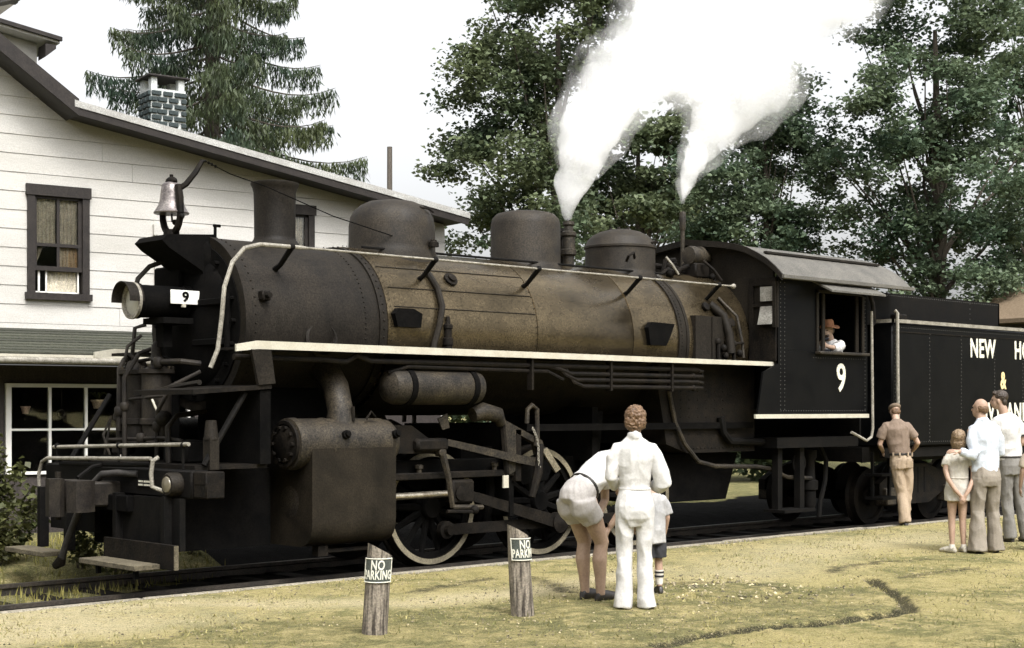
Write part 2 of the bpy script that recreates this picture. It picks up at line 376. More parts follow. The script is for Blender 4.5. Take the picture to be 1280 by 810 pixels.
# scattered stones and short grass: nobody could count them
def scatter(N, gen):
    P = gen(N); return P
def stone_mesh(P, sz):
    base = np.array([(1,0,0),(0,1,0),(-1,0,0),(0,-1,0),(0,0,.7),(0,0,-.5)], float)
    fs = np.array([(0,1,4),(1,2,4),(2,3,4),(3,0,4),(1,0,5),(2,1,5),(3,2,5),(0,3,5)])
    m = len(P); rot = RNG.uniform(0, 2*PI, m); S = sz[:, None, None]*RNG.uniform(.6, 1.4, (m, 1, 3))
    b = base[None]*S; c, s_ = np.cos(rot)[:, None], np.sin(rot)[:, None]
    b = np.stack([b[..., 0]*c-b[..., 1]*s_, b[..., 0]*s_+b[..., 1]*c, b[..., 2]], -1)
    V = (b+P[:, None, :]).reshape(-1, 3); F = (fs[None]+np.arange(m)[:, None, None]*6).reshape(-1, 3)
    return V, F
def gz(x, y): return ground_h(x, y)
def onground(x, y, dz=0.0): return np.stack([x, y, gz(x, y)+dz], -1)
xg = RNG.normal(.0, .62, 420); yg = RNG.normal(-3.95, .42, 420)
x2 = RNG.uniform(-6.5, 9, 12000); y2 = RNG.uniform(-7.6, -1.0, 12000)
Pp = onground(np.r_[xg, x2], np.r_[yg, y2]); sz = np.r_[RNG.uniform(.008, .028, 420), RNG.uniform(.003, .012, 12000)]
V, F = stone_mesh(Pp, sz)
M_stone = mat('pale_stone', (.46, .39, .24), (.10, .09, .05), 9, .9, island=.6, lo=.42, hi=.58)
tag(link('gravel', np_mesh('gravel', V, F), M_stone), kind='stuff')
def blades(P, h, wd, lean=.5):
    m = len(P); a = RNG.uniform(0, 2*PI, m); d = np.stack([np.cos(a), np.sin(a), 0*a], -1)
    b = RNG.uniform(0, 2*PI, m); le = np.stack([np.cos(b), np.sin(b), 0*b], -1)*(RNG.uniform(0, lean, m)*h)[:, None]
    p0 = P-d*wd[:, None]; p1 = P+d*wd[:, None]; p2 = P+le+np.array([0, 0, 1.])*h[:, None]
    V = np.stack([p0, p1, p2], 1).reshape(-1, 3); F = np.arange(3*m).reshape(-1, 3); return V, F
M_grass = leaf_mat('grass_blade', (.17, .17, .045), (.34, .30, .10), .35, .45, 1.5)
M_grassd = leaf_mat('dry_grass_blade', (.40, .35, .145), (.185, .185, .07), .3, .35, 1.6)
# far side strip ahead of the engine and beyond the track
N = 15000
xa = RNG.uniform(-7.5, 9, N); ya = RNG.uniform(.2, 5.2, N); k = (ya > np.where(xa > -1.3, 4.6, np.minimum(2.35, .5+(xa+4.5)*.387))+RNG.normal(0, .06, N))
P = onground(xa[k], ya[k]); h = RNG.uniform(.03, .12, len(P)); V1, F1 = blades(P, h, RNG.uniform(.004, .01, len(P)))
tag(link('rough_grass', np_mesh('rough_grass', V1, F1), M_grass), kind='stuff')
# short dry turf on the near side
N = 26000
xa = RNG.uniform(-7, 10, N); ya = RNG.uniform(-8.2, -.95, N)
keep = np.array([noise.noise(Vector((a*1.3, b*1.3, 5))) + .35*noise.noise(Vector((a*6, b*6, 1))) > RNG.uniform(-.25, .35) for a, b in zip(xa, ya)])
fo = poly_in(xa, ya, FORE); keep |= fo & (RNG.uniform(0, 1, N) < .35)
P = onground(xa[keep], ya[keep]); h = RNG.uniform(.008, .042, len(P)); V2, F2 = blades(P, h, RNG.uniform(.003, .008, len(P)), 1.3)
tag(link('dry_turf', np_mesh('dry_turf', V2, F2), M_grassd), kind='stuff')

# ------------------------------------------------------------------ leaves, trees
def leaf_quads(C, size, up=.5, long=1.0, droop=0.0):
    m = len(C); a = RNG.normal(0, 1, (m, 3)); nrm = a/np.linalg.norm(a, axis=1)[:, None]; nrm[:, 2] = np.abs(nrm[:, 2])+up
    nrm /= np.linalg.norm(nrm, axis=1)[:, None]
    b = RNG.normal(0, 1, (m, 3)); b[:, 2] -= droop; t = b-nrm*(b*nrm).sum(1)[:, None]; t /= np.linalg.norm(t, axis=1)[:, None]; s = np.cross(nrm, t)
    S = size[:, None]
    bend = nrm*S*.18
    V = np.stack([C-t*S*.5*long, C-s*S*.42-t*S*.05+bend, C+t*S*.55*long, C+s*S*.42-t*S*.05+bend], 1).reshape(-1, 3)
    F = np.arange(4*m).reshape(-1, 4); return V, F
def limb_mesh(base, top, r0, seed, clusters, nl=26):
    rr = random.Random(seed); mb = MB(); tp = []
    n_ = 8
    for i in range(n_+1):
        t = i/n_; q = Vector(base).lerp(Vector(top), t); q.x += .12*math.sin(t*5+seed); q.y += .12*math.cos(t*4+seed); tp.append(q)
    mb.tube(tp, [r0*(1-.8*i/n_) for i in range(n_+1)], 9)
    lm = MB()
    for c in rr.sample(clusters, min(nl, len(clusters))):
        c = Vector(c); z0 = max(.25, min(.93, (c.z-base[2])/(top[2]-base[2])*.62)); i = z0*n_; i0 = int(i); a = tp[i0].lerp(tp[min(i0+1, n_)], i-i0)
        md = a.lerp(c, .5)+Vector((rr.uniform(-.25, .25), rr.uniform(-.25, .25), -.15))
        r = r0*(1-.8*z0)*.42; lm.tube([a, a.lerp(md, .5)+Vector((0, 0, .05)), md, c], [r, r*.75, r*.55, r*.14], 5)
    return mb, lm
def maple(loc, ellipsoids, height, r0, seed, label, leaf, nclu, nleaf, size, group, csz=.55):
    """a crown of leaf clumps on the shells of several ellipsoids, on a tapered trunk with limbs"""
    g = np.random.default_rng(seed); t = empty('maple_tree', loc, label=label, cat='tree', group=group)
    clu = []
    vol = np.array([e[3]*e[4]*e[5] for e in ellipsoids])**.75; vol = vol/vol.sum()
    for e, fr in zip(ellipsoids, vol):
        k = max(3, int(nclu*fr)); d = g.normal(0, 1, (k, 3)); d /= np.linalg.norm(d, axis=1)[:, None]
        rad = g.uniform(.35, 1.0, k)**.5
        clu.append(np.array(e[:3])+d*rad[:, None]*np.array(e[3:6]))
    clu = np.concatenate(clu); clu = clu[clu[:, 2] > 1.6]
    cs = g.uniform(.55, 1.25, len(clu))*csz
    w_ = cs**2/np.sum(cs**2); idx = g.choice(len(clu), nleaf, p=w_)
    C = clu[idx]+g.normal(0, 1, (nleaf, 3))*cs[idx][:, None]*np.array([.56, .56, .30])
    V, F = leaf_quads(C, g.uniform(.45, 1.4, nleaf)*size, .55)
    o = link('crown', np_mesh('crown', V, F), leaf, t); o['kind'] = 'stuff'
    mb, lm = limb_mesh((0, 0, -.1), (0, 0, height*.82), r0, seed, [tuple(c) for c in clu])
    mb.build('trunk', M_bark, t); lm.build('limbs', M_bark, t)
    return t
G1 = 'broadleaf trees standing behind the train'
maple((15.5,13.53,.05), [(-.07,.07,10.61,2.17,2.17,1.38),(-1.41,.65,9.52,1.17,1.17,1.07),(-1.65,1.56,8.24,.89,.89,.79),(-1.47,.02,7.88,1.34,1.34,1.15),(.43,.28,9.33,1.2,1.2,1.4),(-1.13,-.04,6.46,1.54,1.54,1.16),(-1.17,1.79,6.23,.8,.8,.7),(.36,-.34,12.97,2.56,2.56,1.58),(2.39,-1.16,12.41,1.21,1.21,.91),(-1.93,1.83,7.55,.43,.43,.32),(.07,-.07,5.88,.98,.98,.89)],
      13.5, .26, 11, 'full leafy maple rising behind the two forward domes and the first steam plume', M_leafA, 260, 50000, .118, G1, .46)
maple((22.46,12.46,.05), [(0,0,9.6,1.2,1.2,1.09),(-1.27,.37,7.66,1.18,1.18,1.29),(.48,-.45,8.07,1.53,1.53,1.53),(-.41,-.44,6.48,1.61,1.61,1.08),(-1.19,1.12,6.55,.87,.87,.87),(1.03,-.97,9.6,.65,.65,.76),(.71,-.67,10.69,.26,.26,.31)],
      11, .2, 12, 'lower maple whose top fades into the steam above the cab roof', M_leafB, 170, 31000, .118, G1, .45)
maple((24.08,8.17,.05), [(0,0,11.71,1.87,1.87,1.45),(-1.06,1,11.61,.83,.83,.62),(1.21,-1.14,11.29,1.25,1.25,1.25),(-1.01,-.15,9.47,2.03,2.03,1.42),(.91,-.86,9.22,1.66,1.66,1.45),(-.6,.57,7.76,2.08,2.08,1.45),(.17,-1.26,7.23,1.83,1.83,1.42),(.3,-.29,5.9,2.28,2.28,1.04),(-.78,1.42,6.37,1.26,1.26,1.05),(0,0,13.58,2.28,2.28,1.25),(.4,-.6,4.6,2.6,2.2,.9),(-1.2,1.0,4.8,1.6,1.6,.8),(-.91,.86,13.16,.83,.83,.83)],
      14, .27, 13, 'tallest maple, standing behind the tender with its top out of frame', M_leafB, 330, 58000, .118, G1, .45)
maple((23.75,18.13,.05), [(0,0,9.34,1.47,1.47,1.47),(.89,-.84,9.83,.86,.86,1.47),(-.36,.34,7.62,1.71,1.71,1.1),(-1.07,1.01,8.36,.98,.98,1.47),(.89,-.84,7.87,1.1,1.1,1.22),(.89,-.84,13.75,.73,.73,.61)],
      13, .22, 14, 'farther maple glimpsed in the gap between the two steam plumes', M_leafA, 110, 18000, .165, G1, .45)
maple((32.64,9.71,.05), [(0,0,12.77,1.71,1.71,1.96),(-.18,.17,9.83,1.47,1.47,1.96),(.18,-.17,7.38,1.96,1.96,1.71)],
      13, .24, 15, 'maple peeking out above the tan shed roof behind the tender', M_leafB, 90, 13000, .17, G1, .5)
# low bushes closing the gap behind the train
BU = 'bushes growing low behind the train'
for i, (bx, by, rx, h, lb) in enumerate([(9.5,9.4,1.7,3.1,'dense green bush between the house eave and the middle dome'),(13.4,9.0,1.6,2.9,'rounded bush seen behind the dome beside the cab'),(17.2,8.2,1.7,2.8,'wide bush behind the cab roof'),(21.0,7.4,1.6,3.4,'dark bush under the tallest maple, behind the coal bunker'),(26.5,6.5,1.9,3.6,'bush beside the tan shed behind the tender')]):
    t = empty('bush', (bx, by, .05), label=lb, cat='bush', group=BU)
    g = np.random.default_rng(40+i); N = 6500
    d = g.normal(0, 1, (N, 3)); d /= np.linalg.norm(d, axis=1)[:, None]; rr_ = g.uniform(.3, 1, N)**.45
    lump = 1+.22*np.sin(d[:, 0]*5+i)*np.cos(d[:, 2]*6+d[:, 1]*4)
    C = d*(rr_*lump)[:, None]*np.array([rx, rx*.8, h/2])+np.array([0, 0, h/2])
    V, F = leaf_quads(C, g.uniform(.11, .2, N), .5); o = link('leaves', np_mesh('leaves', V, F), M_leafA, t); o['kind'] = 'stuff'
    st = MB()
    for k in range(7): st.tube([(random.uniform(-.2, .2), random.uniform(-.2, .2), -.05), (random.uniform(-.6, .6), random.uniform(-.5, .5), h*.55)], [.035, .012], 5)
    st.build('stems', M_bark, t)

# woods out of view behind the viewpoint: seen in the paint of the engine and shading it
g = np.random.default_rng(91); N = 16000
a = g.uniform(R(165), R(365), N); rad = g.uniform(21, 27, N); hmax = 13+2.5*np.sin(a*7)+1.5*np.sin(a*17)
C = np.stack([-10.7+rad*np.cos(a-R(43.4)), -12.6+rad*np.sin(a-R(43.4)), g.uniform(.2, 1, N)**.8*hmax], -1)
V, F = leaf_quads(C, g.uniform(.6, 1.3, N), .4)
tag(link('far_woods', np_mesh('far_woods', V, F), M_leafA), kind='stuff')

# spruce behind the house
sp = empty('spruce_tree', (7.18, 15.9, .05), label='drooping dark spruce with a bare straight trunk, behind the white house', cat='tree')
MB().tube([(0, 0, -.1), (.03, .02, 6), (0, 0, 13), (0, 0, 17.5)], [.26, .2, .12, .02], 9).build('trunk', M_bark, sp)
lm = MB(); CC = []; g = np.random.default_rng(77)
for k in range(135):
    z = 4.0+k*.097+g.uniform(-.1, .1); a = k*2.4+g.uniform(-.35, .35)
    Lb = np.interp(z, [4, 6.5, 8.2, 10, 13, 17.3], [4.1, 3.9, 3.2, 2.25, 1.5, .15])*g.uniform(.72, 1.12)
    d = np.array([math.cos(a), math.sin(a), 0]); pts = []
    for i in range(9):
        t = i/8; pts.append(np.array([0, 0, z])+d*Lb*t+np.array([0, 0, -.46*Lb*t**1.1*(1-.62*t**2)]))
    lm.tube(pts, [.035*(1-.85*i/8) for i in range(9)], 5)
    m = int(390*Lb)
    tt = g.uniform(.12, 1, m)**.8; ii = np.clip(tt*8, 0, 7.99); i0 = ii.astype(int); pa = np.array(pts)
    q = pa[i0]+(pa[i0+1]-pa[i0])*(ii-i0)[:, None]
    sd_ = np.array([-d[1], d[0], 0]); wv = g.normal(0, .17*Lb, m)*(1-.75*tt)
    q = q+sd_*wv[:, None]; hang = g.uniform(0, 1, m)**1.9*.42
    q[:, 2] -= hang+.06*np.abs(wv); CC.append(q)
C = np.concatenate(CC); m = len(C)
dirv = np.stack([g.normal(0, .35, m), g.normal(0, .35, m), -np.ones(m)], -1); dirv /= np.linalg.norm(dirv, axis=1)[:, None]
sv = np.cross(dirv, g.normal(0, 1, (m, 3))); sv /= np.linalg.norm(sv, axis=1)[:, None]; Ls = g.uniform(.10, .24, m)[:, None]; Ws = g.uniform(.010, .022, m)[:, None]
V = np.stack([C, C+dirv*Ls*.45-sv*Ws, C+dirv*Ls, C+dirv*Ls*.45+sv*Ws], 1).reshape(-1, 3)
o = link('crown', np_mesh('crown', V, np.arange(4*m).reshape(-1, 4)), M_needle, sp); o['kind'] = 'stuff'
lm.build('limbs', M_bark, sp)

# utility pole and shed far right
up = empty('utility_pole', (13.15, 17.13, .0), label='thin dark pole poking above the house eave', cat='pole')
MB().cyl((0, 0, -.1), (0, 0, 8.35), .085, .065, 10).build('shaft', M_pole, up)
sh = empty('shed', (22.4, 3.15, -.2), R(-6), label='shed with a tan shingled hip roof behind the tender', cat='shed')
MB().box(.0, 6, 0, 4, 0, 4.05).build('wall', M_store, sh)
rb = MB(); rb.add([(-.5,-.5,4.05),(6.5,-.5,4.05),(6.5,4.5,4.05),(-.5,4.5,4.05),(1.7,1.9,5.25),(4.4,1.9,5.25),(-.5,-.5,3.95),(6.5,-.5,3.95),(6.5,4.5,3.95),(-.5,4.5,3.95)],
   [(0,1,5,4),(1,2,5),(2,3,4,5),(3,0,4),(0,6,7,1),(1,7,8,2),(2,8,9,3),(3,9,6,0),(6,9,8,7)]); rb.build('roof', M_brown, sh, sharp=20)
sg = MB().box(.25, .62, -.06, -.02, 3.30, 3.62).build('sign_board', M_plate, sh)
link('sign_letter', text_mesh('a', .26, .004, .006), M_dark, sg, (.44, -.064, 3.47), (R(90), 0, 0))

# ------------------------------------------------------------------ house
H = empty('house', (-1.4, 6.1, 0), R(-8.22), label='white clapboard house with dark trimmed windows and a shop window below', cat='house')
def top_at(s): return max(5.60-.155*(s-.23), 5.60-.62*(s-.23)) if s < .23 else 5.60-.155*(s-.23)
def s_at(z):   # where the roof line falls to z
    return .23-(z-5.60)/.62 if z > 5.60 else .23+(5.60-z)/.155
holes = [(-.37,.46,3.2,4.67), (3.15,3.85,3.2,4.70), (1.38,2.15,3.05,4.25)]
zc = 2.75; zs = [2.75]+[2.852+.2472*k for k in range(16)]
for z0, z1 in zip(zs[:-1], zs[1:]):
    sr0 = min(6.15, s_at(z0)); sr1 = min(6.15, s_at(z1))
    if sr0 < -6: break
    cuts = [(a, b) for a, b, h0, h1 in sorted(holes) if h0 < z1-.03 and h1 > z0+.03]
    spans = []; a = -7.0
    joint = [random.uniform(-4, -1.2), random.uniform(.6, 3.0), random.uniform(3.9, 5.2)]
    for c0, c1 in cuts: spans.append((a, c0)); a = c1
    spans.append((a, 99))
    out = []
    for a, b in spans:
        for j in joint:
            if a+.3 < j < min(b, sr1)-.3: out.append((a, j-.002)); a = j+.002
        out.append((a, b))
    for c0, c1, h0, h1 in sorted(holes):      # what is left of a course under a sill or over a head
        for za, zb in ((z0, h0-.025), (h1+.015, z1)):
            if (c0, c1) in cuts and zb-za > .02 and za >= z0-.001 and zb <= z1+.001: MB().box(c0, c1, -.016, .02, za, zb-.004).build('clapboard', M_wallw, H)
    for a, b in out:
        b0, b1 = (min(b, sr0), min(b, sr1))
        if b0-a < .03: continue
        b1 = max(b1, a)
        pts = [(a, z0), (b0, z0)]
        if b0 > sr1 and b > sr1 and a < .23 < b0 and z0 < 5.6 < z1: pts.append((.23, 5.6))
        pts += [(b1, z1), (a, z1)] if b1 > a+1e-4 else [(a, min(z1, top_at(a)))]
        fr = [(s_, -.021+.010*(z-z0)/.247, z+ (0 if z > z0+.001 else .003)) for s_, z in pts]; k = len(pts)
        MB().add(fr+[(s_, .02, z) for s_, z in pts], [tuple(range(k)), tuple(range(k, 2*k))[::-1]]+[(i, i+k, (i+1) % k+k, (i+1) % k) for i in range(k)]).build('clapboard', M_wallw, H)
MB().box(-7, 6.15, .02, .06, 2.4, 3.04).box(-7, -.37, .02, .06, 3.04, 4.68).box(.46, 1.38, .02, .06, 3.04, 4.68).box(1.38, 2.15, .02, .06, 4.26, 4.68).box(2.15, 3.15, .02, .06, 3.04, 4.68).box(3.85, 6.15, .02, .06, 3.04, 4.68).prism([(-7,4.68),(6.15,4.68),(.23,5.58),(-1.2,6.4),(-7,6.4)], 'y', .02, .06).build('wall', M_wallw, H)
MB().box(6.08, 6.16, .06, 8, 0, 4.6).build('wall', M_wallw, H)
# roof: a shallow slope to the eave and a steep slope up on the other side of the kink
def roofz(s): return 5.75-.166*(s-.18) if s > .18 else 5.75-.70*(s-.18)
for nm, s0, s1, m_ in (('roof', .18, 6.25, M_shingle), ('roof', -4.5, .18, M_shingle)):
    MB().prism([(s0, roofz(s0)-.12), (s1, roofz(s1)-.12), (s1, roofz(s1)), (s0, roofz(s0))], 'y', -.46, 8.5).build(nm, m_, H)
MB().prism([(.14, roofz(.2)-.17), (6.28, roofz(6.28)-.17), (6.28, roofz(6.28)-.07), (.14, roofz(.2)-.07)], 'y', -.5, -.462).build('fascia', M_trim, H)
MB().prism([(.1, roofz(.2)-.068), (6.3, roofz(6.3)-.068), (6.3, roofz(6.3)+.02), (.1, roofz(.2)+.02)], 'y', -.515, -.462).build('drip_edge', M_drip, H)
MB().prism([(-4.5, roofz(-4.5)-.2), (.16, roofz(.16)-.2), (.16, roofz(.16)+.02), (-4.5, roofz(-4.5)+.02)], 'y', -.51, -.463).build('fascia', M_trim, H)
MB().prism([(.15, roofz(.2)-.142), (6.2, roofz(6.2)-.142), (6.2, roofz(6.2)-.122), (.15, roofz(.2)-.122)], 'y', -.46, .02).build('soffit', M_soffit, H)
MB().prism([(-4.5, roofz(-4.5)-.2), (.15, roofz(.15)-.2), (.15, roofz(.15)-.122), (-4.5, roofz(-4.5)-.122)], 'y', -.46, .02).build('soffit', M_soffit, H)
MB().box(6.25, 6.33, -.45, 8.4, roofz(6.25)-.12, roofz(6.25)+.0).build('gutter', M_trim, H)
# upper storey set back on the roof
up_ = MB().prism([(-4, 5.8), (.72, 5.3), (.72, 7.28), (-4, 8.0)], 'y', 3.0, 3.1).build('upper_wall', M_wallw, H)
MB().prism([(-4, 8.08), (.98, 7.28), (.98, 7.34), (-4, 8.14)], 'y', 2.6, 2.66).build('upper_fascia', M_trim, H)
MB().prism([(-4, 8.03), (.96, 7.25), (.96, 7.33), (-4, 8.13)], 'y', 2.662, 7).build('upper_roof', M_wallw, H)
MB().prism([(.74, 7.02), (.9, 7.16), (.9, 7.22), (.74, 7.22)], 'y', 2.65, 3.0).build('eave_return', M_trim, H)
MB().prism([(-4, 8.02), (.62, 8.02), (.62, 8.12), (-4, 8.12)], 'y', 3.6, 3.75).build('upper_eave', M_trim, H)
MB().box(-4, .6, 3.752, 6, 8.02, 8.1).build('upper_eave_soffit', M_wallw, H)
MB().prism([(-1, 7.4), (.6, 8.02), (.6, 8.05), (-1, 7.43)], 'y', 3.2, 3.6).build('rafter_trim', M_soffit, H)
# chimney
DX = .12
cb = MB().box(2.42, 3.0, 3.0, 3.5, 4.9, 6.84).build('chimney', M_mortar, H)
bk = MB().box(-.077, .077, -.03, .03, -.034, .034, .006).mesh('brick'); bk.materials.append(M_brick)
for c in range(13):
    z = 5.6+c*.097; off = .095*(c % 2)
    for j in range(4):
        s = 2.42+.085+j*.19-off
        if s-.085 < 2.38: sc_ = .55; s = 2.42+.05
        elif s+.085 > 3.04: sc_ = .5; s = 2.96
        else: sc_ = 1
        o = link('brick', bk, None, cb, (s+random.uniform(-.003, .003), 2.99+random.uniform(-.004, .004), z)); o.scale = (sc_, 1, 1)
    for j in range(3):
        yv = 3.09+j*.17-off*.5
        o = link('brick', bk, None, cb, (2.41+random.uniform(-.004, .004), yv, z), (0, 0, R(90))); o.scale = (.8, 1, 1)
for sx in (2.47, 2.93):
    for yy in (3.06, 3.42): MB().box(sx-.05, sx+.05, yy-.06, yy+.06, 6.84, 7.02).build('cap_pier', M_mortar, cb)
MB().box(2.36, 3.06, 2.94, 3.56, 7.02, 7.055, .01).build('cap', M_trim, cb)
cb.location.x = DX
# upstairs windows
def window(s0, s1, z0, z1, trim, curtains=True):
    wd = MB(); c = .095
    wd.box(s0, s0+c, -.06, .05, z0, z1).box(s1-c, s1, -.06, .05, z0, z1).box(s0-.02, s1+.02, -.075, .05, z1-c-.03, z1+.02).box(s0-.03, s1+.03, -.09, .05, z0-.03, z0+.06)
    wf = wd.build('window', trim, H)
    a, b = s0+c, s1-c; zt = z1-c-.03; zb = z0+.06; zm = zb+(zt-zb)*.255; zq = zb+(zt-zb)*.50; mid = (a+b)/2
    MB().box(a, a+.035, -.02, .02, zm, zt).box(b-.05, b, -.02, .02, zm, zt).box(a, b, -.02, .02, zt-.035, zt).box(a, b, -.022, .02, zq-.022, zq+.02).box(a, b, -.03, .02, zm-.03, zm+.03).box(mid-.018, mid+.018, -.021, .018, zm, zt).build('sash', trim, wf)
    for x0, x1 in ((a+.035, mid-.018), (mid+.018, b-.05)):
        for y0_, y1_ in ((zm+.03, zq-.022), (zq+.02, zt-.035)): MB().box(x0, x1, -.004, .0, y0_, y1_).build('pane', M_glass, wf)
    MB().box(a+.03, b-.03, .012, .03, zb+.005, zb+.025).box(a+.06, a+.085, .012, .03, zb, zm-.03).box(a+.16, a+.18, .012, .03, zb, zm-.03).box(b-.05, b-.03, .012, .03, zb, zm-.03).build('screen_frame', M_plate, wf)
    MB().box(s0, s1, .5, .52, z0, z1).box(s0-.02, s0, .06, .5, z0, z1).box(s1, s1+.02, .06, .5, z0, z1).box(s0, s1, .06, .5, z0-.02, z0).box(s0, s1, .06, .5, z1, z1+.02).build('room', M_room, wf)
    if curtains:
        def drape(x0, x1, za, zb_, y_, m_, tuck=0):
            k = 18; top = [(x0+(x1-x0)*i/k, y_+.012*math.sin(i*2.1), za) for i in range(k+1)]; bot = [(x0+(x1-x0)*(i/k)*(1-tuck), y_+.014*math.sin(i*2.1), zb_) for i in range(k+1)]
            MB().add(top+bot, [(i, i+1, k+2+i, k+1+i) for i in range(k)]).build('curtain', m_, wf)
        drape(a, mid-.015, zt, zq-.02, .05, M_curt); drape(mid+.015, b, zt, zq-.02, .05, M_curt)
        drape(a, a+.14, zq-.03, zm, .06, M_curt, .8); drape(mid+.01, b-.02, zq-.02, zm+.02, .06, M_curt2)
        drape(a+.2, b-.04, zm-.03, zb, .07, M_curt)
    return wf
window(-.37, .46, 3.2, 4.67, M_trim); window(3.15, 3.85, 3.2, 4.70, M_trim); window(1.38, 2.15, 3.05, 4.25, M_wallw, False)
# pent roof over the shop
pr = MB(); K = 9
for k in range(K):
    t0, t1 = k/K, (k+1)/K
    ya, za = -.74+.70*t0, 2.43+.34*t0; yb, zb = -.74+.70*t1, 2.43+.34*t1
    pr.prism([(ya, za), (ya, za+.022), (yb+.03, zb+.018), (yb+.03, zb)], 'x', -7, 1.34)
pr.build('pent_roof', M_shingle, H)
MB().prism([(-.76, 2.30), (-.76, 2.46), (-.03, 2.82), (-.03, 2.30)], 'x', 1.342, 1.40).build('end_trim', M_wallw, H)
MB().prism([(-.72, 2.31), (-.72, 2.41), (-.04, 2.74), (-.04, 2.31)], 'x', -6.9, 1.33).build('pent_soffit', M_trim, H)
MB().box(-7, 1.2, -.80, -.745, 2.385, 2.420).build('gutter', M_white, H)
MB().cyl((-7, -.78, 2.335), (1.2, -.78, 2.345), .045, None, 10).build('gutter_pipe', M_rail_paint, H)
# shop front
MB().box(-7, -.66, .02, .08, 0, 2.3).box(-.66, 2.0, .02, .08, 0, .84).box(-.66, 2.0, .02, .08, 2.08, 2.3).box(2.0, 6.1, .02, .08, 0, 2.7).build('shop_wall', M_store, H)
sw = MB(); sw.box(-.64, -.57, -.02, .05, .86, 2.06).box(-.57, 2.0, -.02, .05, 2.01, 2.06).box(-.57, 2.0, -.02, .05, .86, .9)
sw = sw.build('shop_window', M_plate, H)
for s in (-.06, .43, .92, 1.41, 1.9): MB().box(s-.017, s+.017, -.015, .03, .9, 2.01).build('muntin', M_plate, sw)
MB().box(-.57, 1.9, -.012, .028, 1.437, 1.465).build('glazing_bar', M_plate, sw)
ss = [-.57, -.06, .43, .92, 1.41, 1.9]
for a, b in zip(ss[:-1], ss[1:]):
    for z0, z1 in ((.9, 1.437), (1.465, 2.01)): MB().box(a+.017, b-.017, .03, .036, z0, z1).build('pane', M_glass, sw)
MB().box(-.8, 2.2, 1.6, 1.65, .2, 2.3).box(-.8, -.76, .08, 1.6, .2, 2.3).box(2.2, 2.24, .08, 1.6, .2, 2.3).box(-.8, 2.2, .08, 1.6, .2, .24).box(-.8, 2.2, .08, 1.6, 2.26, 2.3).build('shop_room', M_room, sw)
# pots hanging inside the shop window
def hworld(s, off, z): return H.matrix_basis @ Vector((s, off, z)) if False else Matrix.Rotation(R(-8.22), 4, 'Z') @ Vector((s, off, z)) + Vector((-1.4, 6.1, 0))
def pot(name, s, z, r, h, m_, label, leaf):
    t = empty(name, hworld(s, .11, z), label=label, cat='flower pot', group='pots hanging in the shop window')
    MB().lathe((0, 0, 0), (0, 0, 1), [(0, r*.62), (h*.8, r*.95), (h*.8, r*1.08), (h, r*1.08), (h, r*.9), (h*.7, r*.85)], 18).build('pot', m_, t)
    wr = MB()
    for a in (0, 2.1, 4.2): wr.tube([(r*math.cos(a), r*math.sin(a), h*.9), (0, 0, h+.24)], .003, 4)
    wr.tube([(0, 0, h+.24), (0, 0, 2.26-z)], .003, 4); wr.build('hanger', M_trim, t)
    if leaf:
        lb = MB()
        for i in range(12):
            a = i*.55; lb.tube([(0, 0, h), (.09*math.cos(a), .09*math.sin(a), h+.10), (.2*math.cos(a), .2*math.sin(a), h+.02+.05*math.sin(i*3))], [.006, .008, .001], 4)
        lb.build('leaves', M_leafC, t)
pot('flower_pot', -.35, 1.66, .062, .10, M_potp, 'small pinkish pot hanging in the first shop pane', False)
pot('flower_pot', .63, 1.73, .09, .12, M_pot, 'large pale pot with spiky leaves hanging in the third shop pane', True)
hr = empty('hanging_ring', hworld(.13, .11, 1.66), label='dark ring ornament on a cord in the second shop pane', cat='ornament')
MB().tube([(.052*math.cos(a*PI/10), 0, .052*math.sin(a*PI/10)) for a in range(21)], .014, 8, caps=False).build('ring', M_iron, hr)
MB().tube([(0, 0, .05), (0, 0, .6)], .003, 4).build('cord', M_trim, hr)

# bush and weeds at the left, in front of the shop
def leafy(name, loc, rx, ry, h, N, sz, label, cat, seed, group=None):
    t = empty(name, loc, label=label, cat=cat, group=group); g = np.random.default_rng(seed)
    stem = MB(); C = []
    for k in range(max(6, N//160)):
        a = g.uniform(0, 2*PI); rr_ = g.uniform(0, 1)**.6; hx, hy = rx*rr_*math.cos(a), ry*rr_*math.sin(a); hh = h*(1-.55*rr_**2)*g.uniform(.75, 1.05)
        p0 = Vector((hx*.35, hy*.35, -.03)); p1 = Vector((hx*.8, hy*.8, hh*.6)); p2 = Vector((hx*1.05, hy*1.05, hh))
        stem.tube([p0, p1, p2], [.008, .006, .002], 4)
        for i in range(N//max(6, N//160)):
            t_ = g.uniform(.15, 1); q = p0.lerp(p1, t_/.6) if t_ < .6 else p1.lerp(p2, (t_-.6)/.4); C.append(np.array(q)+g.normal(0, .045, 3))
    C = np.array(C); V, F = leaf_quads(C, g.uniform(.6, 1.3, len(C))*sz, .5)
    o = link('leaves', np_mesh('leaves', V, F), M_leafC, t); o['kind'] = 'stuff'; stem.build('stems', M_bark, t); return t
WE = 'weeds growing round the pilot footboards'
leafy('shrub', (-3.85, 2.9, .05), .75, .6, 1.45, 3200, .075, 'straggling sunlit shrub beside the shop window at the frame edge', 'shrub', 3)
leafy('weed', (-3.0, 2.3, .05), .35, .35, .6, 520, .06, 'weeds behind the coupler, below the white grab rail', 'weed', 4, WE)
leafy('weed', (-2.9, 1.75, .0), .3, .3, .65, 420, .06, 'leafy weeds between the air hose and the near footboard', 'weed', 5, WE)
leafy('weed', (-1.6, 2.7, .03), .7, .3, .32, 520, .05, 'low weeds on the grass under the pilot beam end', 'weed', 6, WE)
leafy('weed', (-4.55, 2.2, .05), .4, .4, .55, 520, .055, 'weed clump in front of the sunlit shrub', 'weed', 8, WE)
